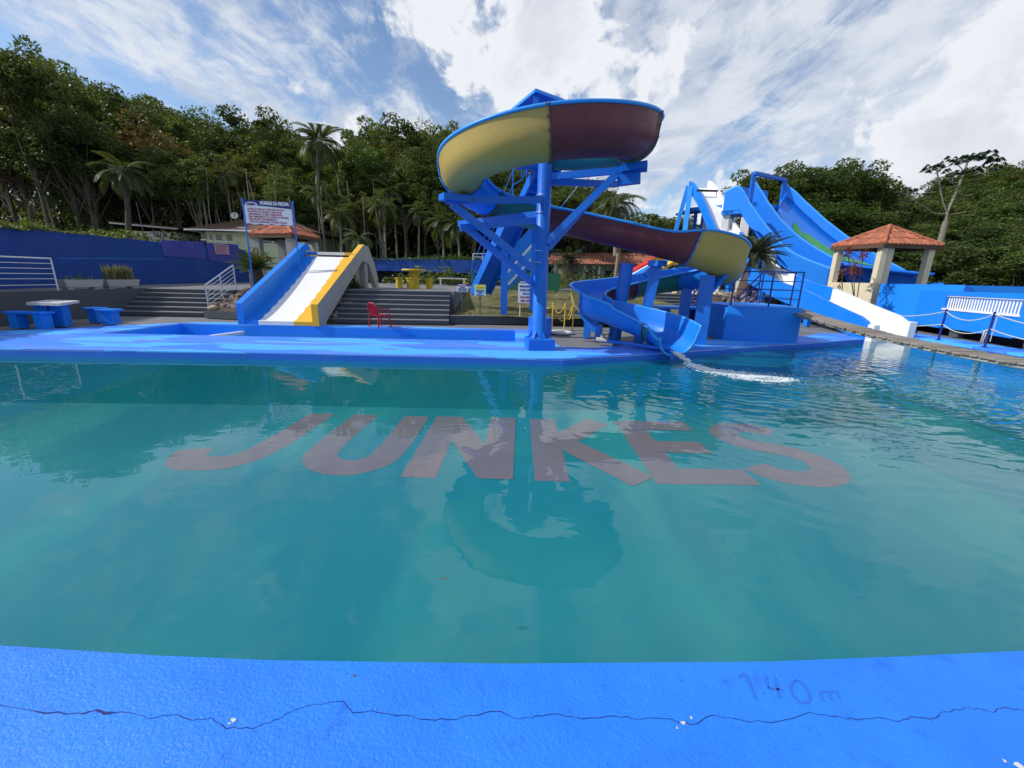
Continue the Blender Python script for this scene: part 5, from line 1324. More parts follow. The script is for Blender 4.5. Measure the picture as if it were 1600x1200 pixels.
def small_sign(name, label, tl, br_, y, post_px, base_z, boards, texts, postmat):
    a = atY(*tl, y); c_ = atY(*br_, y); w_, h_ = c_.x - a.x, a.z - c_.z
    t = thing(name, label, 'sign', (a.x + w_ * .5, y, base_z))
    for mt, z0, z1 in boards: part(t, 'board', mt, ('bb', a.x, c_.x, y - .012, y + .012, c_.z + h_ * z0 + .0, c_.z + h_ * z1 - .002))
    for tx, wf, zf, hf, mt in texts:
        text_mesh(tx, h_ * hf, mt, t, V((a.x + w_ * (1 - wf) / 2, y - .016, c_.z + h_ * zf)) - t.location, (1, 0, 0), (0, 0, 1), bold=.004, wid=w_ * wf)
    for px_ in post_px:
        p = atY(px_, br_[1], y); part(t, 'post', postmat, ('tube', [(p.x, y + .02, base_z), (p.x, y + .02, c_.z + .02)], .022, 7))
    return t


small_sign('lawn_sign', 'white sign with a navy header at the left edge of the lawn', (713.5, 443), (731.5, 456.5), 15.4, (722.5,), .30, [(m_signnavy, .70, 1), (m_sign, 0, .70)], [('ATENÇÃO', .75, .78, .16, m_sign), ('AVISO', .5, .52, .16, m_signred), ('CRIANÇAS', .8, .28, .22, m_signnavy), ('ATÉ 10 ANOS', .8, .08, .14, m_signnavy)], m_darkpaint)
small_sign('lawn_sign', 'square yellow and pale aqua sign standing on the lawn', (741, 444.5), (759, 463), 15.3, (750,), .30, [(m_signyel, .58, 1), (m_signaqua, 0, .58)], [('PISCINA', .75, .72, .14, m_kidyellow), ('INFANTIL', .7, .42, .15, m_signnavy), ('RASA', .4, .25, .15, m_signnavy), ('0,40 m', .6, .06, .12, m_signnavy)], m_darkpaint)
small_sign('lawn_sign', 'tall white sign partly hidden behind the main column of the spiral slide', (810, 437.5), (838, 474), 15.0, (813, 834), .28, [(m_signnavy, .87, 1), (m_sign, 0, .87)], [('REGRAS DO TOBOGÃ', .85, .90, .07, m_sign), ('DESÇA SENTADO', .85, .70, .10, m_signnavy), ('FIQUE ATENTO', .8, .54, .10, m_signnavy), ('NA SUA', .5, .38, .10, m_signnavy), ('PROTEÇÃO', .75, .22, .11, m_signred), ('SEJA LEGAL', .75, .07, .11, m_signred)], m_cream)

# ------------------------------------------------------------------ green board fence, long house
t = thing('board_fence', 'dark green wooden board fence behind the lawn', 'fence', (-.55, 21.4, 1.0))
for k in range(3): part(t, 'board', m_green, ('bb', -.55, 2.26, 21.35 + .004 * k, 21.39 + .004 * k, 1.02 + .29 * k, 1.02 + .29 * k + .275))
for x_ in (-.4, .9, 2.1): part(t, 'post', m_green, ('bb', x_ - .04, x_ + .04, 21.41, 21.5, .9, 1.85))
lh = thing('long_house', 'long low building with an old terracotta roof behind the spiral slide', 'building', (7, 40, 1.0))
part(lh, 'wall', m_housewhite, ('bb', 3.9, 14.5, 41.0, 46, 1, 3.0)); 
a, c_, r0, r1 = V((2.9, 39.2, 2.9)), V((15.2, 39.2, 3.05)), V((3.6, 42.5, 4.05)), V((14.4, 42.5, 4.2))
b = MB(); tiled_face(b, a, c_, [r0, r1], col_w=.26, row=.6, amp=.05); o_ = b.build('roof_tiles', m_tile_old, lh); o_.location = -lh.location; o_['kind'] = 'stuff'
part(lh, 'roof_underside', m_dark, ('slab', [a, c_, r1, r0], (0, 0, -.05)), fix=True)
for k in range(9): part(lh, 'veranda_post', m_dirtywhite, ('bb', 3.6 + k * 1.35, 3.78 + k * 1.35, 39.5, 39.7, 1, 2.85))
for k in range(5): part(lh, 'window', m_glass, ('bb', 5 + k * 1.8, 6 + k * 1.8, 40.95, 41.0, 1.6, 2.5)); part(lh, 'window_frame', m_signaqua, ('bb', 4.95 + k * 1.8, 6.05 + k * 1.8, 40.92, 40.95, 2.5, 2.6))
part(lh, 'chimney', m_tile_old, ('bb', 9.0, 9.5, 39.3, 39.7, 1, 4.5))
t = thing('white_post', 'white broken concrete post in front of the long terracotta roof', 'post', (6.6, 25.8, 1)); part(t, 'post', m_palebark, ('tube', [(5.6, 24, 1), (5.68, 24, 3.05)], .09, 8))
t = thing('log_post', 'pale round post rising before the terracotta roof', 'post', (5.6, 24, 1)); bpy.data.objects.remove(t)
# left houses
h1 = thing('pale_house', 'low pale house with a thin flat roof above the left blue wall', 'house', (-32, 38, 1)); Yh = 38
a, c_ = atY(192, 352, Yh), atY(283, 361, Yh)
part(h1, 'wall', m_housewhite, ('bb', a.x + .3, c_.x - .4, Yh, Yh + 6, .9, c_.z - .1)); part(h1, 'roof', m_brownroof, ('slab', [(a.x - .5, Yh - .7, a.z + .12), (c_.x + .3, Yh - .7, c_.z + .12), (c_.x + .3, Yh + 7, c_.z + .5), (a.x - .5, Yh + 7, a.z + .5)], (0, 0, .12)), fix=True); part(h1, 'fascia', m_dirtywhite, ('beam', (a.x - .5, Yh - .72, a.z + .10), (c_.x + .3, Yh - .72, c_.z + .10), .05, .09))
for p0, p1 in (((240, 361), (259, 371)),):
    a, c_ = atY(*p0, Yh - .02), atY(*p1, Yh - .02); w_ = part(h1, 'window', m_glass, ('bb', a.x, c_.x, Yh - .03, Yh, c_.z, a.z)); 
    for f in (0, .25, .5, .75, 1): xx = a.x + (c_.x - a.x) * f; part(h1, 'window_frame', m_dirtywhite, ('bb', xx - .05, xx + .05, Yh - .06, Yh - .03, c_.z, a.z))
Yh = 36; h2 = thing('green_house', 'pale green house with a brown hipped roof behind the left blue wall', 'house', (-22, Yh, 1)); a, c_ = atY(301, 361, Yh), atY(475, 364, Yh)
part(h2, 'wall', m_housecream, ('bb', a.x + 1.0, c_.x, Yh, Yh + 8, .9, a.z)); ez_ = a.z + .05
e0, e1 = V((a.x, Yh - .8, ez_)), V((c_.x + 1, Yh - .8, ez_)); e2, e3 = V((c_.x + 1, Yh + 9, ez_)), V((a.x, Yh + 9, ez_)); rr0, rr1 = V((a.x + 4.5, Yh + 4, ez_ + 1.75)), V((c_.x - 3.5, Yh + 4, ez_ + 1.75))
for q in ([e0, e1, rr1, rr0], [e3, e0, rr0], [e1, e2, rr1]): part(h2, 'roof_slope', m_brownroof, ('slab', q, (0, 0, .08)), fix=True)
part(h2, 'gutter', m_white, ('beam', e0 + V((0, -.05, .0)), e1 + V((0, -.05, .0)), .08, .10)); part(h2, 'gutter', m_white, ('beam', e0 + V((-.05, 0, .0)), e3 + V((-.05, 0, .0)), .12, .16))
for p0, p1 in (((314, 366), (323, 374)), ((327, 367), (332, 375)), ((337, 366), (347, 376)), ((353, 366), (363, 377)), ((404, 374), (424, 381)), ((428, 375), (436, 382))):
    a, c_ = atY(*p0, Yh - .02), atY(*p1, Yh - .02); part(h2, 'window', m_glass, ('bb', a.x, c_.x, Yh - .03, Yh, c_.z, a.z)); part(h2, 'window_sill', m_white, ('bb', a.x - .06, c_.x + .06, Yh - .1, Yh, c_.z - .08, c_.z))
a = atY(379, 360, Yh - .3); part(h2, 'air_conditioner', m_dirtywhite, ('bb', a.x - .35, a.x + .35, Yh - .4, Yh, a.z - .25, a.z + .25))
a = atY(368, 345, Yh + 3); sd_ = thing('satellite_dish', 'white satellite dish on the brown roof of the green house', 'satellite dish', a)
b = MB(); b.lathe((0, 0, 0), [(.02, 0), (.15, .02), (.25, .06), (.30, .10)], 16); o_ = b.build('dish', m_white, sd_); o_.rotation_euler = (rad(70), 0, rad(15)); o_.location = (0, 0, .4); b = MB(); b.tube([(0, .05, -.6), (0, .05, .4)], .035, 6); b.build('mast', m_steel, sd_)
# utility pole and wires
up_ = thing('utility_pole', 'grey concrete utility pole in front of the left forest', 'pole', (-40, 40, 1)); a = atY(110, 298, 40)
part(up_, 'pole', m_concrete, ('tube', [(a.x + .3, 40, .9), (a.x, 40, a.z)], .16, 8)); part(up_, 'crossarm', m_fibre, ('bb', a.x - .7, a.x + .7, 39.8, 39.95, a.z - .4, a.z - .25))
for k, (p0, p1) in enumerate((((-30, 236), (300, 290)), ((-30, 242), (300, 300)), ((-30, 300), (108, 300)), ((110, 300), (420, 330)))):
    q0, q1 = atY(*p0, 39.9), atY(*p1, 39.9); b = MB(); b.tube([q0.lerp(q1, t_) + V((0, 0, -.5 * 4 * t_ * (1 - t_))) for t_ in np.linspace(0, 1, 12)], .022, 4)
    tag(b.build('overhead_wire', m_black), ['upper overhead wire crossing the left forest', 'second overhead wire just below the upper one', 'overhead wire ending at the utility pole from the left', 'overhead wire leaving the utility pole to the right'][k], 'wire')

# ------------------------------------------------------------------ tables and stools
def stone_set():
    t = thing('stone_table', 'white topped concrete table on two thick blue legs at far left', 'table', (-12.25, 11.7, 0))
    A, B, C_ = atZ(40, 472.5, .67), atZ(92, 474, .67), atZ(124, 469.5, .67); Dd = A + C_ - B; up = V((0, 0, .07))
    part(t, 'table_top', m_dirtywhite, ('slab', [A - up, B - up, C_ - up, Dd - up], up), fix=True, bev=.012)
    ctr = (A + C_) / 2; ex = (B - A).normalized(); ey = (C_ - B).normalized()
    for q in (B * .74 + A * .0 + C_ * .26 - ex * .32, A * .80 + Dd * .2 + ex * .22):
        q = V((q.x, q.y, 0)); part(t, 'leg', m_slide_blue, ('slab', [q - ex * .19, q + ex * .19, q + ex * .19 + ey * .5, q - ex * .19 + ey * .5], (0, 0, .60)), fix=True, bev=.01)
    for lb, x0, x1, y0, y1, lg in (('blue concrete bench in front of the stone table', -13.42, -12.38, 10.95, 11.3, 1), ('short blue stool right of the stone table', -12.12, -11.62, 12.1, 12.5, 0), ('blue stool hidden between the stone table legs', -12.9, -12.45, 12.5, 12.9, 0)):
        s = thing('stone_bench' if lg else 'stone_stool', lb, 'bench' if lg else 'stool', ((x0 + x1) / 2, y0, 0))
        part(s, 'seat', m_slide_blue, ('bb', x0, x1, y0, y1, .39, .45), bev=.01)
        if lg: part(s, 'leg', m_slide_blue, ('bb', x0 + .08, x0 + .3, y0 + .04, y1 - .04, 0, .39)); part(s, 'leg', m_slide_blue, ('bb', x1 - .3, x1 - .08, y0 + .04, y1 - .04, 0, .39))
        else: part(s, 'leg', m_slide_blue, ('bb', x0 + .1, x1 - .1, y0 + .06, y1 - .06, 0, .39))


stone_set()
yt = thing('round_table', 'yellow round pedestal table on the terrace above the middle stairs', 'table', (-4.35, 18.6, 1.05))
b = MB(); b.lathe((0, 0, 0), [(.24, 0), (.22, .1), (.2, .7), (.22, .74)], 18); b.build('pedestal', m_tableyellow, yt); b = MB(); b.lathe((0, 0, 0), [(.50, .74), (.52, .76), (.52, .80), (.50, .82)], 24); b.build('table_top', m_tableyellow, yt)
for k, (px_, y_) in enumerate(((624, 19.2), (641, 17.9), (671, 19.1))):
    P = atY(px_, 446, y_); s = thing('round_stool', ['yellow round stool left of the round table', 'yellow round stool in front of the round table', 'yellow round stool right of the round table'][k], 'stool', (P.x, y_, 1.05))
    b = MB(); b.lathe((0, 0, 0), [(.15, 0), (.15, .40)], 16); b.build('base', m_tableyellow, s); b = MB(); b.lathe((0, 0, 0), [(.17, .40), (.175, .42), (.17, .45)], 16); b.build('seat', m_tableyellow, s)
t = thing('garden_bench', 'small white bench at the forest edge behind the yellow stools', 'bench', (-3.6, 26, 1.05)); part(t, 'seat', m_dirtywhite, ('bb', -4.6, -2.9, 25.8, 26.2, 1.45, 1.52)); part(t, 'leg', m_dirtywhite, ('bb', -4.5, -4.42, 25.8, 26.2, 1.05, 1.45)); part(t, 'leg', m_dirtywhite, ('bb', -3.08, -3.0, 25.8, 26.2, 1.05, 1.45))
# red plastic armchair
ch = thing('plastic_chair', 'red plastic armchair standing at the kiddie pool edge', 'chair', (-4.22, 13.2, 0), rad(142))
def cb(name, *ops):
    b = MB()
    for op in ops: getattr(b, op[0])(*op[1:])
    return b.build(name, m_red, ch)
b = MB(); n_ = 8; vs = []
for j in range(n_ + 1):
    for i in range(n_ + 1):
        u_, v_ = i / n_ * 2 - 1, j / n_; vs.append((u_ * (.22 - .02 * v_), -.21 + v_ * .42, .42 - .02 * v_ + .012 * u_ * u_ - (.02 if j == 0 else 0)))
b.add(vs, [(j * 9 + i, j * 9 + i + 1, (j + 1) * 9 + i + 1, (j + 1) * 9 + i) for j in range(n_) for i in range(n_)], 0, True); o_ = b.build('seat', m_red, ch); sm = o_.modifiers.new('s', 'SOLIDIFY'); sm.thickness = .012
for sx in (-1, 1):
    for sy, top in ((-1, .62), (1, .42)): cb('leg', ('tube', [(sx * .27, sy * .25, 0), (sx * .235, sy * .21, .40)], [.026, .036], 6))
for k in range(7):
    u_ = (k - 3) / 3; cb('back_slat', ('tube', [(u_ * .13, .20, .41), (u_ * .17, .25, .60), (u_ * .16, .29, .80 - .05 * u_ * u_)], .019, 5))
ch.scale = (.92, .92, .92)
cb('back_frame', ('tube', [(-.21, .2, .40), (-.25, .26, .60), (-.2, .295, .77), (-.1, .31, .82), (.1, .31, .82), (.2, .295, .77), (.25, .26, .60), (.21, .2, .40)], .026, 6))
cb('apron', ('bb', -.22, .22, -.22, -.20, .35, .41), ('bb', -.22, -.20, -.2, .2, .35, .41), ('bb', .20, .22, -.2, .2, .35, .41))
for sx in (-1, 1): cb('armrest', ('tube', [(sx * .24, .27, .64), (sx * .28, .1, .64), (sx * .28, -.18, .63), (sx * .25, -.23, .60), (sx * .235, -.22, .42)], .02, 6))
# yellow rope posts and white cover on the grey floor
YP = []
for k, (px_, y_) in enumerate(((862, 12.9), (881, 12.7), (894, 13.0), (848, 13.6))):
    P = atY(px_, 519, y_); YP.append(V((P.x, y_, 0))); t = thing('chain_post', ['yellow chain post left of the white cover', 'yellow chain post in the middle behind the white cover', 'yellow chain post right of the white cover', 'yellow chain post next to the main slide column'][k], 'post', (P.x, y_, 0))
    b = MB(); b.tube([(0, 0, 0), (.01, 0, .92)], .02, 8); b.build('post', m_yrope, t)
for a_, c_, sg_, lb in ((0, 1, .3, 'yellow chain slung low between the left and middle yellow posts'), (1, 2, .5, 'deep hanging yellow chain between the middle and right yellow posts'), (3, 0, .2, 'yellow chain running from the slide column to the first yellow post'), (0, 2, .55, 'longest yellow chain behind the middle yellow post')):
    b = MB(); b.tube([YP[a_].lerp(YP[c_], t_) + V((0, 0, .90 - sg_ * 4 * t_ * (1 - t_))) for t_ in np.linspace(0, 1, 14)], .014, 5); tag(b.build('chain', m_yrope), lb, 'chain')
t = thing('drain_cover', 'white oval cover lying on the grey floor by the yellow posts', 'cover', (1.45, 12.75, 0)); b = MB(); b.lathe((0, 0, 0), [(.42, 0), (.42, .03), (.30, .07), (.0, .10)], 20); o_ = b.build('cover', m_white, t); o_.scale = (1, .8, 1)

# ------------------------------------------------------------------ railings
rl = thing('steel_railing', 'steel railing with six bars on the left retaining wall', 'railing', (-14.2, 12.6, .9))
pts_ = [(-14.36, 8.6, .9), (-14.32, 10.2, .9), (-14.30, 11.65, .9), (-14.26, 13.25, .9)]
for h, r_ in ((.95, .026), (.80, .012), (.65, .012), (.5, .012), (.35, .012), (.17, .012)): part(rl, 'rail', m_steel, ('tube', [V(p) + V((0, 0, h)) for p in pts_], r_, 8))
for p in pts_: part(rl, 'rail_post', m_steel, ('tube', [V(p), V(p) + V((0, 0, .95))], .026, 8)); part(rl, 'base_plate', m_steel, ('tube', [V(p), V(p) + V((0, 0, .012))], .06, 10))
rl = thing('stair_railing', 'sloping white steel handrail at the right side of the left stairs', 'railing', (-10.95, 15.1, 0))
a, c_ = V((-11.0, 15.15, .22)), V((-10.95, 16.75, .95))
for h, r_ in ((.88, .026), (.74, .012), (.60, .012), (.46, .012), (.32, .012), (.16, .012)): part(rl, 'rail', m_steel, ('tube', [a + V((0, 0, h)), c_ + V((0, 0, h))], r_, 8))
for t_ in (0, .5, 1): p = a.lerp(c_, t_); part(rl, 'rail_post', m_steel, ('tube', [p + V((0, 0, -.05)), p + V((0, 0, .88))], .024, 8))
rl = thing('white_railing', 'white railing along the top of the far blue wall', 'railing', (-2.9, 29.9, 2.75))
p0, p1 = V((-2.9, 30.1, 2.72)), V((.35, 29.9, 2.72))
for h in (.45, .22): part(rl, 'rail', m_dirtywhite, ('tube', [p0 + V((0, 0, h)), p1 + V((0, 0, h))], .03, 6))
for k in range(6): p = p0.lerp(p1, k / 5); part(rl, 'rail_post', m_dirtywhite, ('tube', [p, p + V((0, 0, .45))], .04, 6))
# planters
def planter(label, x, y, rz, plant):
    t = thing('planter_box', label, 'planter', (x, y, .9), rz)
    b = MB(); b.slab([(-.52, -.16, .08), (.52, -.16, .08), (.58, -.19, .32), (-.58, -.19, .32)], (0, .02, 0)); b.slab([(-.52, .16, .08), (-.58, .19, .32), (.58, .19, .32), (.52, .16, .08)], (0, -.02, 0))
    b.slab([(-.52, -.16, .08), (-.58, -.19, .32), (-.58, .19, .32), (-.52, .16, .08)], (.02, 0, 0)); b.slab([(.52, -.16, .08), (.52, .16, .08), (.58, .19, .32), (.58, -.19, .32)], (-.02, 0, 0)); b.bb(-.5, .5, -.15, .15, .08, .28)
    b.build('box', m_concrete, t, fix=True)
    for sx in (-.38, .38): quick('foot', m_concrete, t, (sx - .09, sx + .09, -.12, .12, 0, .08))
    b = MB()
    for k in range(190 if plant else 26):
        px_, py_ = random.uniform(-.48, .48), random.uniform(-.12, .12); h = random.uniform(.38, .62) if plant else random.uniform(.1, .26); a = random.uniform(0, 3.14); w = .016; lx, ly = random.gauss(0, .05), random.gauss(0, .04)
        b.add([(px_ - w * math.cos(a), py_ - w * math.sin(a), .28), (px_ + w * math.cos(a), py_ + w * math.sin(a), .28), (px_ + lx * .5 + w * math.cos(a), py_ + ly * .5 + w * math.sin(a), .28 + h * .6), (px_ + lx, py_ + ly, .28 + h), (px_ + lx * .5 - w * math.cos(a), py_ + ly * .5 - w * math.sin(a), .28 + h * .6)], [(0, 1, 2, 3, 4)])
    pt = b.build('spiky_plant' if plant else 'seedling', m_snake, None); pt.location = (x, y, .9); pt.rotation_euler = (0, 0, rz)
    tag(pt, 'dense upright spiky plants filling the right concrete planter' if plant else 'sparse seedlings in the left concrete planter', 'plant')


planter('concrete planter box with sparse seedlings against the left blue wall', -14.42, 14.15, rad(80), False)
planter('concrete planter box full of tall spiky plants beside the stair top', -14.40, 15.55, rad(80), True)
# rotate view: long side faces the pool
# ------------------------------------------------------------------ vegetation
def leaves_mesh(name, cen, nor_bias, size, mat, rs, aspect=.5):
    """cen: (n,3) leaf centres; one rhombic leaf each"""
    n_ = len(cen); nrm = rs.normal(size=(n_, 3)); nrm[:, 2] = np.abs(nrm[:, 2]) + nor_bias; nrm /= np.linalg.norm(nrm, axis=1)[:, None]
    t = rs.normal(size=(n_, 3)); t -= nrm * (t * nrm).sum(1)[:, None]; t /= np.linalg.norm(t, axis=1)[:, None]; w = np.cross(nrm, t)
    sz = (size * rs.uniform(.6, 1.4, n_))[:, None]
    vs = np.stack([cen - t * sz, cen + w * sz * aspect - nrm * sz * .12, cen + t * sz, cen - w * sz * aspect - nrm * sz * .12], 1).reshape(-1, 3)
    me = bpy.data.meshes.new(name); me.vertices.add(4 * n_); me.vertices.foreach_set('co', vs.astype(np.float32).ravel())
    me.loops.add(4 * n_); me.loops.foreach_set('vertex_index', np.arange(4 * n_, dtype=np.int32)); me.polygons.add(n_)
    me.polygons.foreach_set('loop_start', np.arange(0, 4 * n_, 4, dtype=np.int32)); me.update(calc_edges=True); me.materials.append(mat); me.validate(); return me


def crown_points(rs, R, H, nc, per, cr_, flat=.7, hollow=.45, umbrella=False):
    out = []; C_ = []
    for _ in range(nc):
        while True:
            p = rs.uniform(-1, 1, 3); r_ = np.linalg.norm(p)
            if r_ < 1 and r_ > hollow: break
        if umbrella: p[2] = abs(p[2]) * .5 + .35 * (1 - (p[0] ** 2 + p[1] ** 2))
        c = p * np.array([R, R, H]) * rs.uniform(.75, 1.12); C_.append(c)
        k = int(per * rs.uniform(.5, 1.5)); q = rs.normal(size=(k, 3)); q /= np.linalg.norm(q, axis=1)[:, None]; q *= rs.uniform(.3, 1, (k, 1)) ** .5
        s = cr_ * rs.uniform(.6, 1.35); q *= np.array([s, s, s * flat]); q[:, 2] += .15 * s; out.append(c + q)
    return np.concatenate(out), C_


def link(me, name, parent=None, loc=(0, 0, 0)):
    o_ = bpy.data.objects.new(name, me); COL.objects.link(o_); o_.parent = parent; o_.location = loc; return o_


def make_tree(seed, R, H, th, mat, leaf=.125, nc=58, per=190, cr_=.82, bark=None, umbrella=False, hollow=.35, trunk_r=.16, ndraw=14):
    """crown centre at z = th; unit tree of total height th+H"""
    rs = np.random.default_rng(seed); pts, C_ = crown_points(rs, R, H, nc, per, cr_, hollow=hollow, umbrella=umbrella)
    pts[:, 2] += th
    t = thing('broadleaf_tree', None, 'tree')
    link(leaves_mesh('crown', pts, .6, leaf, mat, rs), 'crown', t)
    b = MB(); lean = rs.normal(size=2) * .35; kk = 6
    tp = [V((lean[0] * (i / kk) ** 1.5 + .12 * math.sin(i * 1.3 + seed), lean[1] * (i / kk) ** 1.5, th * .95 * i / kk)) for i in range(kk + 1)]
    b.tube(tp, [trunk_r * (1.25 - .8 * i / kk) for i in range(kk + 1)], 7)
    for c in C_[:ndraw]:
        s0 = tp[random.randrange(3, kk)]; e_ = V(c) + V((0, 0, th)); mid = s0.lerp(e_, .55) + V((0, 0, -.15 * (e_ - s0).length + .2)); b.tube([s0, mid, e_], [trunk_r * .42, trunk_r * .28, trunk_r * .10], 5, cap=False)
    b.build('trunk', bark or m_bark, t); return t


TREES = [make_tree(11, 3.2, 2.6, 9.5, m_leafA), make_tree(12, 2.6, 3.4, 10.5, m_leafB, leaf=.12, nc=46, hollow=.3, bark=m_palebark), make_tree(13, 3.6, 2.2, 9, m_leafC, nc=50),
         make_tree(14, 2.2, 3.0, 11, m_leafB, leaf=.115, nc=36, cr_=.8, bark=m_palebark), make_tree(15, 3.0, 2.8, 8.5, m_leafBrown, leaf=.12, nc=42, cr_=.9), make_tree(16, 4.2, 2.4, 10, m_leafA, nc=60, cr_=1.15),
         make_tree(17, 5.0, 2.6, 12, m_leafA, nc=64, cr_=1.15, umbrella=True, leaf=.15, trunk_r=.15, ndraw=8), make_tree(18, 2.6, 3.0, 10, m_leafC, leaf=.125, nc=40, cr_=.85, bark=m_palebark)]
TH = [12.1, 13.9, 11.2, 14, 11.3, 12.4, 14.6, 13]
TH = [max(v.co.z for v in t.children[0].data.vertices if True) if t.children[0].name.startswith('crown') else max(v.co.z for v in t.children[1].data.vertices) for t in TREES]
SN = [snap(t) for t in TREES]; first = [True] * len(SN)


def put(sn, idx, flags, x, y, z, sx, sz, rz, label, group):
    if flags[idx]: o_ = sn[idx][0]; flags[idx] = False
    else: o_ = inst(sn[idx])
    o_.location = (x, y, z); o_.scale = (sx, sx, sz); o_.rotation_euler = (0, 0, rz); tag(o_, label, 'tree', group); return o_


def tree_px(k, px_, top_py, y, z0, label, group=None, wide=None):
    P = atY(px_, top_py, y); h = P.z - z0; s = h / TH[k]
    return put(SN, k, first, P.x, y, z0, wide or min(max(s, .6), 1.6), s, random.uniform(0, 6.28), label, group)


def gz(y): return 1.0 + max(0, y - 40) * .12
SKY_L = [(-60, 60), (0, 78), (45, 80), (85, 100), (115, 150), (160, 160), (215, 146), (260, 160), (300, 185), (350, 212), (385, 190), (405, 183), (440, 205), (470, 222), (505, 232), (540, 228), (565, 215), (590, 212), (612, 194), (640, 200), (665, 200), (700, 190), (730, 186), (765, 200), (800, 240), (850, 285), (890, 290), (930, 298), (980, 318)]
def skyY(px_):
    for (a, ya), (c_, yc) in zip(SKY_L, SKY_L[1:]):
        if a <= px_ <= c_: return ya + (yc - ya) * (px_ - a) / (c_ - a)
    return 230
GF = 'trees of the dense forest behind the pools'
lab = {0: 'dark broadleaf tree in the forest behind the pools', 1: 'slender olive tree with pale trunk in the forest', 2: 'mid green tree in the forest edge', 3: 'thin pale trunked tree with small crown in the forest', 4: 'brownish leaved tree in the forest behind the pools', 5: 'broad dark tree in the forest behind the pools', 6: 'umbrella crowned tree above the left blue wall', 7: 'light green tree with pale trunk in the forest'}
r5 = random.Random(5)
for row, (y, lo, dy) in enumerate(((40, 100, 70), (44, 55, 45), (49, 22, 22), (55, 6, 8), (61, 0, 10))):
    px_ = -70 + row * 13
    while px_ < 800 + row * 40:
        k = r5.choice([0, 1, 2, 3, 4, 5, 7, 1, 3] if px_ > 330 else [0, 0, 2, 5, 4, 7, 5]); ty = skyY(px_) + lo * r5.uniform(.5, 1.2) + r5.choice([-16, -6, 0, 6, 14, 24])
        if row < 2 and px_ > 300: k = r5.choice([1, 3, 7, 0])
        if row == 0 and r5.random() < .45: px_ += 30; continue
        tree_px(k, px_, min(ty, 300), y + r5.uniform(-2, 2), gz(y) - .1, lab[k].replace(' in the forest behind the pools', '').replace(' in the forest edge', '').replace(' in the forest', '') + [' in the front row', ' in the second row', ' in the third row', ' in the fourth row', ' on the skyline'][row] + (' past the ivy wall' if px_ < 280 else ' above the rules sign' if px_ < 480 else ' above the kids slide' if px_ < 640 else ' left of the spiral slide' if px_ < 760 else ' behind the spiral slide'), GF); px_ += r5.uniform(26, 42) * (1.0 if row < 3 else .8)
tree_px(6, 12, 78, 36, 1, 'huge umbrella crowned tree towering at the far left above the forest', None, .95)
tree_px(6, 108, 168, 37, 1, 'second umbrella crowned tree right of the tallest left tree', None, .55)
m_greybark = paint('grey_bark', (.17, .155, .125), rough=.95, grime=.6, var=.6, bmp=.4)
# slender bare pale trunks in the shade
b = MB(); b.tube([(0, 0, 0), (.12, .05, 2.6), (-.05, 0, 5.5), (.1, 0, 8.4)], [.085, .07, .06, .04], 6); st = b.build('slender_trunk', m_greybark); sflag = True
for k in range(60):
    px_ = 130 + 620 * (k + r5.random() * .9) / 78; y = r5.uniform(36, 44); P = atY(px_, 400, y)
    if px_ < 330 and k % 2: continue
    o_ = st if sflag else st.copy()
    if not sflag: COL.objects.link(o_)
    sflag = False; sc_ = r5.uniform(.6, 1.5); o_.location = (P.x, y, 1.0); o_.scale = (sc_ * .8, sc_ * .8, r5.uniform(.7, 1.05)); o_.rotation_euler = (r5.gauss(0, .07), r5.gauss(0, .09), r5.uniform(0, 6)); tag(o_, 'slender pale bare trunk standing in the shaded forest edge', 'tree trunk', 'pale trunks in the shaded forest edge')


def frond(L_n, droop, nl, lw, ll, rise=.6, mat=None, vee=.35, r=.012):
    """one pinnate frond growing from origin towards +x"""
    b = MB(); pts = []; n_ = 10; x_, z_ = 0, 0; a = rise
    for i in range(n_ + 1): pts.append(V((x_, 0, z_))); x_ += L_n / n_ * math.cos(a); z_ += L_n / n_ * math.sin(a); a -= droop / n_
    b.tube(pts, [r * (1.4 - i / n_ * 1.1) for i in range(n_ + 1)], 3, cap=False)
    for k in range(nl):
        f = .12 + .88 * k / nl; i = min(int(f * n_), n_ - 1); p = pts[i].lerp(pts[i + 1], f * n_ - i); d = (pts[i + 1] - pts[i]).normalized(); up_ = V((0, 1, 0)).cross(d) * -1
        l_ = ll * (math.sin(math.pi * min(.98, f * .85 + .12)) ** .6) * random.uniform(.85, 1.1)
        for sgn in (-1, 1):
            dirv = (V((0, sgn, 0)) * .85 + d * .55 + up_ * (vee * random.uniform(.6, 1.2))).normalized(); tip = p + dirv * l_ + V((0, 0, -l_ * .28))
            mid = p + dirv * l_ * .5; b.add([p, mid + d * lw, tip, mid - d * lw], [(0, 1, 2, 3)])
    return b


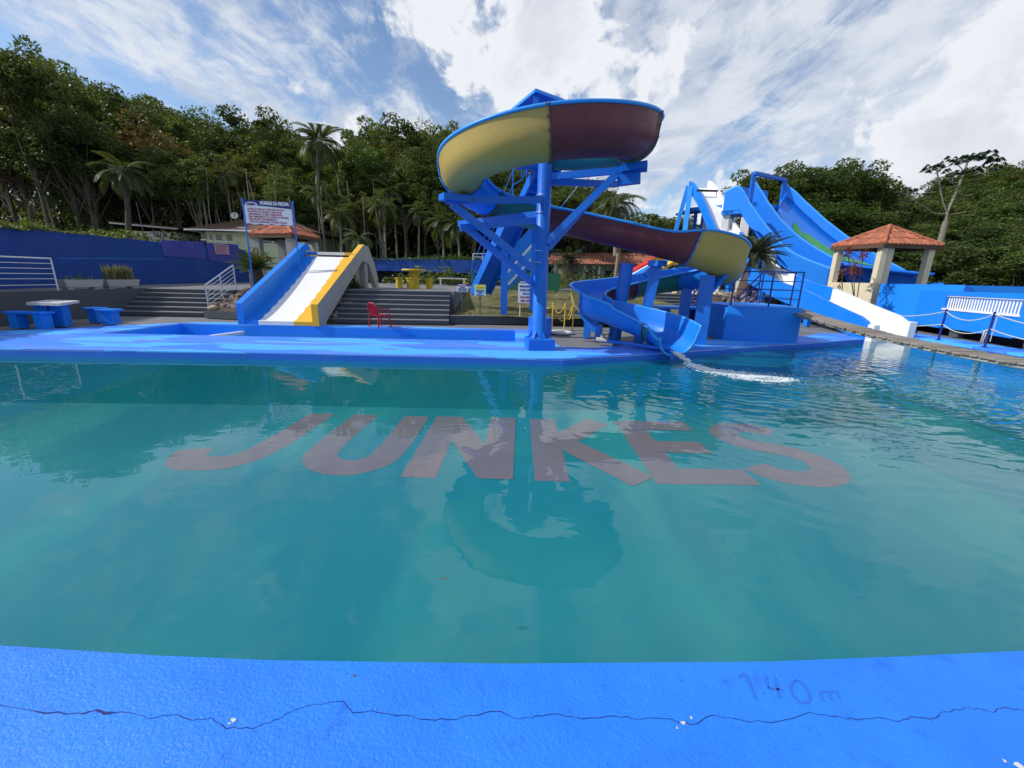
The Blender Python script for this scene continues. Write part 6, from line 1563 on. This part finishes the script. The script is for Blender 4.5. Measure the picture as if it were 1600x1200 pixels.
def palm(name, label, loc, trunk_pts, tr, fronds, flen, droop, nl, lw, ll, mat, tmat, group=None, cat='palm tree', rise=(.2, 1.25), joined=False, scale=1, vee=.35):
    t = thing(name, label, cat, loc, 0, group)
    b = MB(); b.tube(trunk_pts, tr, 10); b.build('trunk', tmat, t)
    top = V(trunk_pts[-1]); fm = [frond(flen, droop * q, nl, lw, ll, 0, mat, vee) for q in (.8, 1, 1.2)]
    if joined:
        b = MB()
        for k in range(fronds):
            az = 2.4 * k + random.uniform(-.2, .2); el = rise[0] + (rise[1] - rise[0]) * k / fronds; M_ = Matrix.Rotation(az, 3, 'Z') @ Matrix.Rotation(-el, 3, 'Y'); f = fm[k % 3]
            s = random.uniform(.8, 1.1); b.add([top + (M_ @ V(p)) * s for p in f.v], f.f)
        b.build('crown', mat, t)
    else:
        ms = [f.build('frond', mat, t) for f in fm]
        for k in range(fronds):
            o_ = ms[k] if k < 3 else ms[k % 3].copy()
            if k >= 3: COL.objects.link(o_); o_.parent = t
            az = 2.4 * k + random.uniform(-.2, .2); el = rise[0] + (rise[1] - rise[0]) * k / fronds
            o_.location = top; o_.rotation_euler = Matrix.Rotation(az, 3, 'Z').to_4x4().__matmul__(Matrix.Rotation(-el, 4, 'Y')).to_euler(); o_.scale = (random.uniform(.82, 1.08),) * 3
    return t


# landmark palms
def px_trunk(pp, y, r0, r1):
    P = [atY(a, c_, y) for a, c_ in pp]; o_ = P[0]; return o_, [p - o_ for p in P], [r0 + (r1 - r0) * i / (len(P) - 1) for i in range(len(P))]
Yp = 42; o_, tp, tr = px_trunk([(484, 385), (489, 345), (495, 300), (497, 260), (498, 222)], Yp, .24, .13); tp[0].z -= 2
palm('coconut_palm', 'tall coconut palm rising above the forest skyline left of the spiral slide', o_, tp, tr, 26, 3.0, 1.5, 40, .045, .8, m_palm, m_palebark, rise=(-.5, 1.35), vee=.0)
Yp = 33; o_, tp, tr = px_trunk([(202, 385), (200, 330), (196, 285), (194, 268)], Yp, .20, .12)
palm('coconut_palm', 'leaning green palm in front of the left forest above the ivy wall', o_, tp, tr, 18, 2.3, 1.5, 26, .06, .6, m_palm, m_bark, rise=(-.5, 1.2), vee=.1)
for k, (a, c_, y, n_, fl, lb) in enumerate(((312, 278, 38, 14, 2.0, 'forest palm with bunched trunks left of the rules sign'), (352, 272, 39, 14, 2.0, 'forest palm right behind the top of the rules sign'), (500, 300, 38, 12, 1.9, 'forest palm beside the coconut palm trunk'), (530, 335, 36, 14, 2.0, 'low forest palm above the kids slide'), (600, 322, 37, 16, 2.1, 'bushy palm in the middle of the forest edge'), (612, 300, 41, 14, 2.0, 'taller palm above the middle of the forest edge'), (655, 330, 38, 12, 1.8, 'palm in the forest edge right of the middle'), (690, 345, 35, 16, 2.0, 'palm in the forest edge left of the stair tower'), (715, 352, 34, 14, 1.9, 'palm whose leaves reach towards the stair tower'), (560, 372, 32, 10, 1.6, 'small broad leaved palm right above the kids slide'), (70, 305, 38, 12, 2.6, 'large dark palm leaves behind the utility pole'), (450, 300, 40, 14, 2.0, 'forest palm rising right of the rules sign'))):
    P = atY(a, c_, y); h = P.z - 1; lx = random.uniform(-.4, .4)
    palm('forest_palm', lb, (P.x - lx, y, 1), [V((0, 0, 0)), V((lx * .3, 0, h * .5)), V((lx, 0, h))], [.11, .09, .07], n_, fl, 1.5, 20, .06, .5, m_palm, m_palebark, rise=(-.5, 1.2), joined=True, vee=.1)
Yp = 34; o_, tp, tr = px_trunk([(962, 400), (962, 360), (962, 322)], Yp, .2, .14)
palm('queen_palm', 'light green queen palm with arching fronds behind the spiral slide', o_, tp, tr, 26, 2.9, 2.2, 34, .04, .62, m_palm, m_palebark, rise=(-.3, 1.3), vee=-.1)
# cycads
palm('cycad', 'bright green cycad on the left terrace beside the kids slide', (-10.6, 17.6, .9), [V((0, 0, 0)), V((0, 0, .45)), V((0, 0, .80))], [.26, .27, .22], 42, .98, .55, 40, .013, .20, m_cycad, m_fibre, cat='cycad', rise=(.1, 1.25), vee=.5)
Yc = 21.7; Pc = atY(1163, 452, Yc); palm('cycad', 'large dark cycad with a tall bulging trunk in front of the big double slide', (Pc.x, Yc, .98), [V((0, 0, 0)), V((.05, 0, .7)), V((.15, 0, 1.3)), V((.30, 0, 1.95))], [.38, .30, .23, .22], 54, 1.65, .75, 46, .022, .30, m_cycad_dark, m_fibre, cat='cycad', rise=(-.25, 1.2), vee=.45)
Yc = 27; Pc = atY(889, 408, Yc); palm('cycad', 'dark spreading cycad in front of the long terracotta roofed building', (Pc.x, Yc, 1.0), [V((0, 0, 0)), V((0, 0, .8)), V((0, 0, Pc.z - 1.0))], [.4, .36, .3], 40, 1.5, 1.1, 34, .022, .28, m_cycad_dark, m_fibre, cat='cycad', rise=(-.2, 1.1), vee=.3)
# ferns and shrubs by the kids slide
def bush(name, label, x, y, z, R, H, n_, leaf, mat, cat='bush', seed=1, kind=None, sx=1, rz=0):
    rs = np.random.default_rng(seed); q = rs.normal(size=(n_, 3)); q /= np.linalg.norm(q, axis=1)[:, None]; q *= rs.uniform(.25, 1, (n_, 1)) ** .5; q[:, 2] = np.abs(q[:, 2]); q += .1 * np.sin(q * 9); q *= np.array([R, R, H])
    o_ = link(leaves_mesh(name, q, .4, leaf, mat, rs), name, None, (x, y, z)); o_.scale = (sx, 1, 1); o_.rotation_euler = (0, 0, rz); tag(o_, label, cat, kind=kind); return o_


bush('fern_bush', 'green fern bush under the right side of the kids slide', -6.6, 17.1, .9, .5, .62, 700, .06, m_fern, seed=3)
bush('fern_bush', 'dark creeping plants between the rocks under the kids slide', -6.9, 15.6, .55, .5, .5, 500, .05, m_leafA, seed=4)
bush('garden_bush', 'round light green garden bush behind the ivy wall at far left', -24.5, 27, 1.2, 2.3, 2.6, 4200, .10, m_hedge, seed=5, sx=1.3)
bush('garden_bush', 'brownish small bush by the pale flat roofed house', -21.0, 27.6, 1.6, 1.0, 1.5, 900, .08, m_leafBrown, seed=6)
bush('garden_bush', 'darker garden bush left of the utility pole', -29, 28, 1.2, 2.4, 2.4, 3000, .11, m_leafC, seed=7, sx=1.5)
bush('croton_bush', 'reddish bush in front of the green house windows', -17.9, 30, 2.3, .9, .9, 500, .09, m_cord, seed=8)
bush('terrace_bush', 'leafy bushes behind the yellow table', -5.2, 27.5, 1.05, 1.6, 1.1, 1500, .07, m_hedge, seed=9, sx=1.9)
bush('terrace_bush', 'low bushes behind the yellow stools near the palms', -2.2, 27.8, 1.05, 1.3, .9, 900, .07, m_leafC, seed=10, sx=1.5)
bush('terrace_bush', 'dark undergrowth right of the green board fence', 3.2, 24.5, 1.0, 1.0, .9, 600, .07, m_leafC, seed=12, sx=1.5)
# ivy hedge along the top of the left wall, hedge over the far wall
def strip_leaves(name, pts, w, h, n_, leaf, mat, label, seed):
    rs = np.random.default_rng(seed); P = np.array([tuple(p) for p in pts]); k = rs.uniform(0, len(P) - 1.001, n_); i = k.astype(int); f = (k - i)[:, None]
    c = P[i] * (1 - f) + P[i + 1] * f; c += np.stack([rs.normal(0, w, n_), rs.normal(0, w, n_), np.abs(rs.normal(0, h, n_)) * (1 + .6 * np.sin(c[:, 1] * 3) + .4 * np.sin(c[:, 1] * 7))], 1)
    o_ = link(leaves_mesh(name, c, .4, leaf, mat, rs), name); tag(o_, label, kind='stuff')
iv = [(-14.55, 8.2, 2.45), (-16.5, 15.3, 2.82)]; iv2 = [(-16.5, 15.3, 2.82), (-17.3, 19, 2.87)]
strip_leaves('wall_ivy', iv, .14, .10, 5200, .045, m_hedge, 'ivy growing along the top of the left wall', 21); strip_leaves('wall_ivy', iv2, .12, .05, 900, .045, m_hedge, 'thin ivy', 22)
strip_leaves('far_hedge', [(-11.5, 31.3, 2.65), (.4, 30.4, 2.6)], .3, .22, 6000, .08, m_fern, 'hedge over the far blue wall', 23)
# cordylines by the right pavilion
for k, (px_, top, y, lb) in enumerate(((1325, 398, 17.7, 'tall red leaved cordyline at the left corner of the right pavilion'), (1348, 402, 17.2, 'red leaved cordyline close to the pavilion front column'), (1334, 424, 17.0, 'middle red leaved cordyline with the densest leaves'), (1316, 428, 17.6, 'short thin cordyline against the cream wall'), (1312, 452, 17.3, 'smallest cordyline at the foot of the cream wall'))):
    P = atY(px_, top, y); bx = atY(1338 if k < 3 else 1318, 480, y); t = thing('cordyline', lb, 'plant', (bx.x, y, .25)); tp_ = P - V(t.location)
    b = MB(); b.tube([(0, 0, 0), (tp_.x * .3, 0, tp_.z * .4), tp_], [.022, .018, .014], 6); b.build('stem', m_bark, t)
    b = MB()
    for j in range([70, 60, 90, 30, 22][k]):
        az = random.uniform(0, 6.28); el = random.uniform(-.3, 1.4); L_n = random.uniform(.28, .45) * (1 if k < 3 else .7); d = V((math.cos(az) * math.cos(el), math.sin(az) * math.cos(el), math.sin(el))); sd_ = d.cross(V((0, 0, 1))).normalized() * .022
        o2 = tp_ + V((random.gauss(0, .05), random.gauss(0, .05), random.gauss(0, .12))); m2 = o2 + d * L_n * .55; e2_ = o2 + d * L_n + V((0, 0, -.10)); b.add([o2, m2 + sd_, e2_, m2 - sd_], [(0, 1, 2, 3)])
    b.build('leaves', m_cord, t)

# ------------------------------------------------------------------ hills
def heightfield(name, x0, x1, y0, y1, nx, ny, fn, mat):
    b = MB(); vs = [(x0 + (x1 - x0) * i / nx, y0 + (y1 - y0) * j / ny, fn(x0 + (x1 - x0) * i / nx, y0 + (y1 - y0) * j / ny)) for j in range(ny + 1) for i in range(nx + 1)]
    b.add(vs, [(j * (nx + 1) + i, j * (nx + 1) + i + 1, (j + 1) * (nx + 1) + i + 1, (j + 1) * (nx + 1) + i) for j in range(ny) for i in range(nx)], 0, True); return tag(b.build(name, mat), kind='structure')


def hillz(x, y):
    d = max(0, y - 44); left = 1.0 + d * .30 * (1 if x < -5 else max(0, 1 - (x + 5) / 30)); left = min(left, 16)
    az = math.degrees(math.atan2(x, y)); dist = math.hypot(x, y)
    # right-hand ridge: elevation angle grows to the right
    el = max(0, (az - 37.5)) * .42; el = min(el, 9)
    right = 1 + min(1, max(0, (dist - 50) / 60)) * dist * math.tan(rad(el)) * .8
    return max(left, right) if dist > 44 else max(1.0 if y > 36 else -.5, 0 + (1.0 if dist > 40 else -.5))
heightfield('forest_hill', -150, 260, 40, 230, 82, 40, lambda x, y: hillz(x, y) - (.6 if y < 44 else 0), m_hill)
heightfield('side_slope', 40, 260, -20, 40, 40, 12, lambda x, y: 1 + min(1, max(0, (math.hypot(x, y) - 45) / 60)) * 9 + 0, m_hill)
# undergrowth closing the forest interior
for sd2, n_, ya, yb, zz0, hh, xs, nm in ((31, 60000, 43.5, 50, 1.2, 2.6, (-72, 34), 'undergrowth'), (33, 90000, 50, 64, 2.5, 4.6, (-95, 30), 'understorey')):
    rs = np.random.default_rng(sd2); xx = rs.uniform(*xs, n_); yy = rs.uniform(ya, yb, n_); fade = np.where(xx > 2, np.maximum(.12, 1 - (xx - 2) / 26), 1)
    zz = 1 + (.28 * np.maximum(0, yy - 44) + zz0 * .3) * fade + np.minimum(np.abs(rs.normal(0, 1, n_)), 1.7) * hh * (.75 + .35 * np.sin(xx * .7) + .2 * np.sin(xx * 2.3)) * fade
    link(leaves_mesh(nm, np.stack([xx, yy, zz], 1), .3, .26, m_leafA, rs), nm)['kind'] = 'stuff'
rs = np.random.default_rng(36); n_ = 30000; xx = rs.uniform(-60, -22, n_); yy = rs.uniform(36, 43, n_); zz = 1 + np.minimum(np.abs(rs.normal(0, 1.7, n_)), 3.2) * (1 + .5 * np.sin(xx * .8) + .3 * np.sin(xx * 2.1))
link(leaves_mesh('undergrowth', np.stack([xx, yy, zz], 1), .3, .15, m_leafA, rs), 'undergrowth')['kind'] = 'stuff'
rs = np.random.default_rng(32); n_ = 9000; xx = rs.uniform(-36, 10, n_); yy = rs.uniform(33.5, 43, n_); zz = 1 + np.abs(rs.normal(0, .55, n_)) * (1 + np.sin(xx * 1.1) * .6)
link(leaves_mesh('undergrowth', np.stack([xx, yy, zz], 1), .3, .16, m_fern, rs), 'undergrowth')['kind'] = 'stuff'
# right side trees
RT = [(1005, 345, 46, 2, 'small dark green tree behind the spiral slide red section'), (1030, 330, 44, 2, 'round mid green tree left of the canopy hut'), (1060, 338, 50, 0, 'dark tree right behind the canopy hut'), (925, 300, 48, 0, 'dark tree behind the stair tower top'), (880, 292, 47, 2, 'bushy tree between the main column and the queen palm'), (905, 330, 42, 0, 'low dark tree behind the main column braces'),
      (1205, 256, 44, 2, 'left edge tree of the big green clump behind the double slide'), (1232, 262, 41, 0, 'tree above the portal of the double slide'), (1262, 264, 43, 2, 'tree right of the double slide portal'), (1300, 250, 42, 5, 'tallest broad tree behind the double slide'), (1335, 252, 44, 0, 'rounded tree above the middle of the double slide'), (1352, 270, 41, 2, 'tree left of the hill gap above the pavilion'), (1380, 318, 40, 0, 'tree directly above the right pavilion roof'), (1250, 310, 38, 5, 'low dark tree filling behind the double slide'), (1320, 320, 37, 0, 'low tree behind the foot of the double slide'), (1170, 330, 40, 0, 'tree seen under the double slide start deck'), (1140, 380, 42, 5, 'dark tree behind the white slide pillars'), (1395, 352, 34, 2, 'leafy tree right of the double slide above the pavilion'), (1290, 370, 34, 5, 'tree in shade behind the pavilion left corner')]
for a, c_, y, k, lb in RT: tree_px(k, a, c_, y, .6, lb, None, 1.05)
GH = 'trees covering the right hillside'; r6 = random.Random(9)
labh = {0: 'dark tree crown on the right hillside', 2: 'mid green tree crown on the right hillside', 4: 'brownish tree crown on the right hillside', 5: 'broad dark tree crown on the right hillside'}
SK = []
for p_ in ((1340, 330), (1380, 312), (1400, 303), (1440, 288), (1500, 262), (1560, 246), (1600, 232), (1640, 222), (1720, 205)):
    d_ = ray(*p_); SK.append((math.degrees(math.atan2(d_[0], d_[1])), math.degrees(math.atan2(d_[2], math.hypot(d_[0], d_[1])))))
def skel(az):
    for (a0, e0_), (a1, e1_) in zip(SK, SK[1:]):
        if a0 <= az <= a1: return e0_ + (e1_ - e0_) * (az - a0) / (a1 - a0)
    return SK[0][1] if az < SK[0][0] else SK[-1][1]
for ring_, (dist, n_, sc_, fac) in enumerate(((38, 14, .75, .40), (46, 17, .85, .52), (56, 20, .95, .64), (68, 24, 1.0, .76), (82, 28, 1.1, .87), (98, 30, 1.15, .98))):
    for k in range(n_):
        azd = 37.0 + 26 * (k + r6.random()) / n_; az = rad(azd); d_ = dist * r6.uniform(.95, 1.05); x_, y_ = d_ * math.sin(az), d_ * math.cos(az)
        if d_ < 42 and azd < 41: continue
        kk = r6.choice([0, 2, 5, 4, 0, 2]); s_ = sc_ * r6.uniform(.8, 1.15); top_ = 1.6 + d_ * math.tan(rad(skel(azd) * fac * r6.uniform(.90, 1.02)))
        put(SN, kk, first, x_, y_, top_ - TH[kk] * s_ * .85, s_ * 1.1, s_ * .85, r6.uniform(0, 6.28), labh[kk].replace('right hillside', ['foot of the right hillside', 'lower right hillside', 'lower middle of the right hillside', 'upper middle of the right hillside', 'upper right hillside', 'crest of the right hill'][ring_]), GH)
# cecropia tree on the right
Yq = 30; t = thing('cecropia_tree', 'open pale branched cecropia tree rising above the right hillside', 'tree', atY(1478, 345, Yq) - V((0, 0, 6)))
def q(px_, py_, y=Yq): return atY(px_, py_, y) - V(t.location)
BRN = [([(1478, 345), (1480, 332), (1494, 300), (1507, 268), (1512, 252)], .16), ([(1480, 332), (1474, 318), (1470, 300), (1466, 278), (1463, 262)], .10), ([(1478, 335), (1458, 333), (1443, 322), (1431, 316)], .08), ([(1480, 335), (1495, 334), (1510, 331)], .08), ([(1494, 300), (1505, 306), (1520, 304)], .07), ([(1498, 286), (1485, 284), (1475, 278)], .06), ([(1507, 268), (1497, 258), (1484, 250)], .05), ([(1510, 256), (1520, 248), (1531, 244)], .05), ([(1463, 300), (1440, 302), (1412, 303)], .04), ([(1507, 268), (1520, 262)], .04), ([(1503, 275), (1510, 270), (1516, 272)], .04)]
b = MB(); b.tube([q(1478, 345) - V((0, 0, 6)), q(1478, 345)], .18, 8); b.build('trunk', m_palebark, t)
for pts_, r_ in BRN: b = MB(); b.tube([q(*p) for p in pts_], [r_ * (1 - .5 * i / len(pts_)) * .62 for i in range(len(pts_))], 7); b.build('branch', m_palebark, t)
m_cec = mat_leaf('cecropia_leaf', (.015, .045, .025), (.06, .10, .06))
for (px_, py_, s_) in ((1463, 258, 1.0), (1449, 265, .7), (1475, 264, .7), (1484, 248, .8), (1494, 252, .7), (1512, 246, 1.0), (1526, 242, .9), (1540, 243, 1.1), (1552, 250, 1.0), (1516, 266, .7), (1500, 268, .6), (1418, 298, .7), (1406, 303, .5), (1430, 298, .6), (1530, 262, .7), (1560, 258, .8), (1548, 238, .8)):
    b = MB(); c0 = q(px_, py_)
    for j in range(7):
        az = 2 * math.pi * j / 7 + random.uniform(-.3, .3); R2 = random.uniform(.22, .46) * s_; cc_ = c0 + V((math.cos(az) * R2, math.sin(az) * R2, random.uniform(-.15, .15))); rr = .24 * s_; nl = 9; vs = [cc_ + V((0, 0, .05))]
        for i in range(nl * 2): a2 = math.pi * i / nl; q2 = rr * (1 if i % 2 == 0 else .45); vs.append(cc_ + V((q2 * math.cos(a2), q2 * math.sin(a2), -.18 * s_ * (q2 / rr) + .1 * math.sin(az + a2) * s_)))
        b.add(vs, [(0, 1 + i, 1 + (i + 1) % (2 * nl)) for i in range(2 * nl)])
    b.build('leaf_cluster', m_cec, t)
# small floating leaf on the water
for k, (px_, py_, s_) in enumerate(((693, 904, .05), (494, 936, .008), (718, 876, .006))):
    c = atZ(px_, py_, WATER_Z + .002 if k else -.6); b = MB(); vs = [(c.x + s_ * f * math.cos(a) * (1 if f else 1), c.y + s_ * .35 * math.sin(a), c.z) for a, f in [(2 * math.pi * j / 10, 1) for j in range(10)]]; b.add(vs, [tuple(range(10))])
    tag(b.build('fallen_leaf', m_bark), ['dark drowned leaf drifting in the lower middle of the pool', 'tiny dark speck floating left of the lower middle', 'tiny speck floating above the drowned leaf'][k], 'leaf')
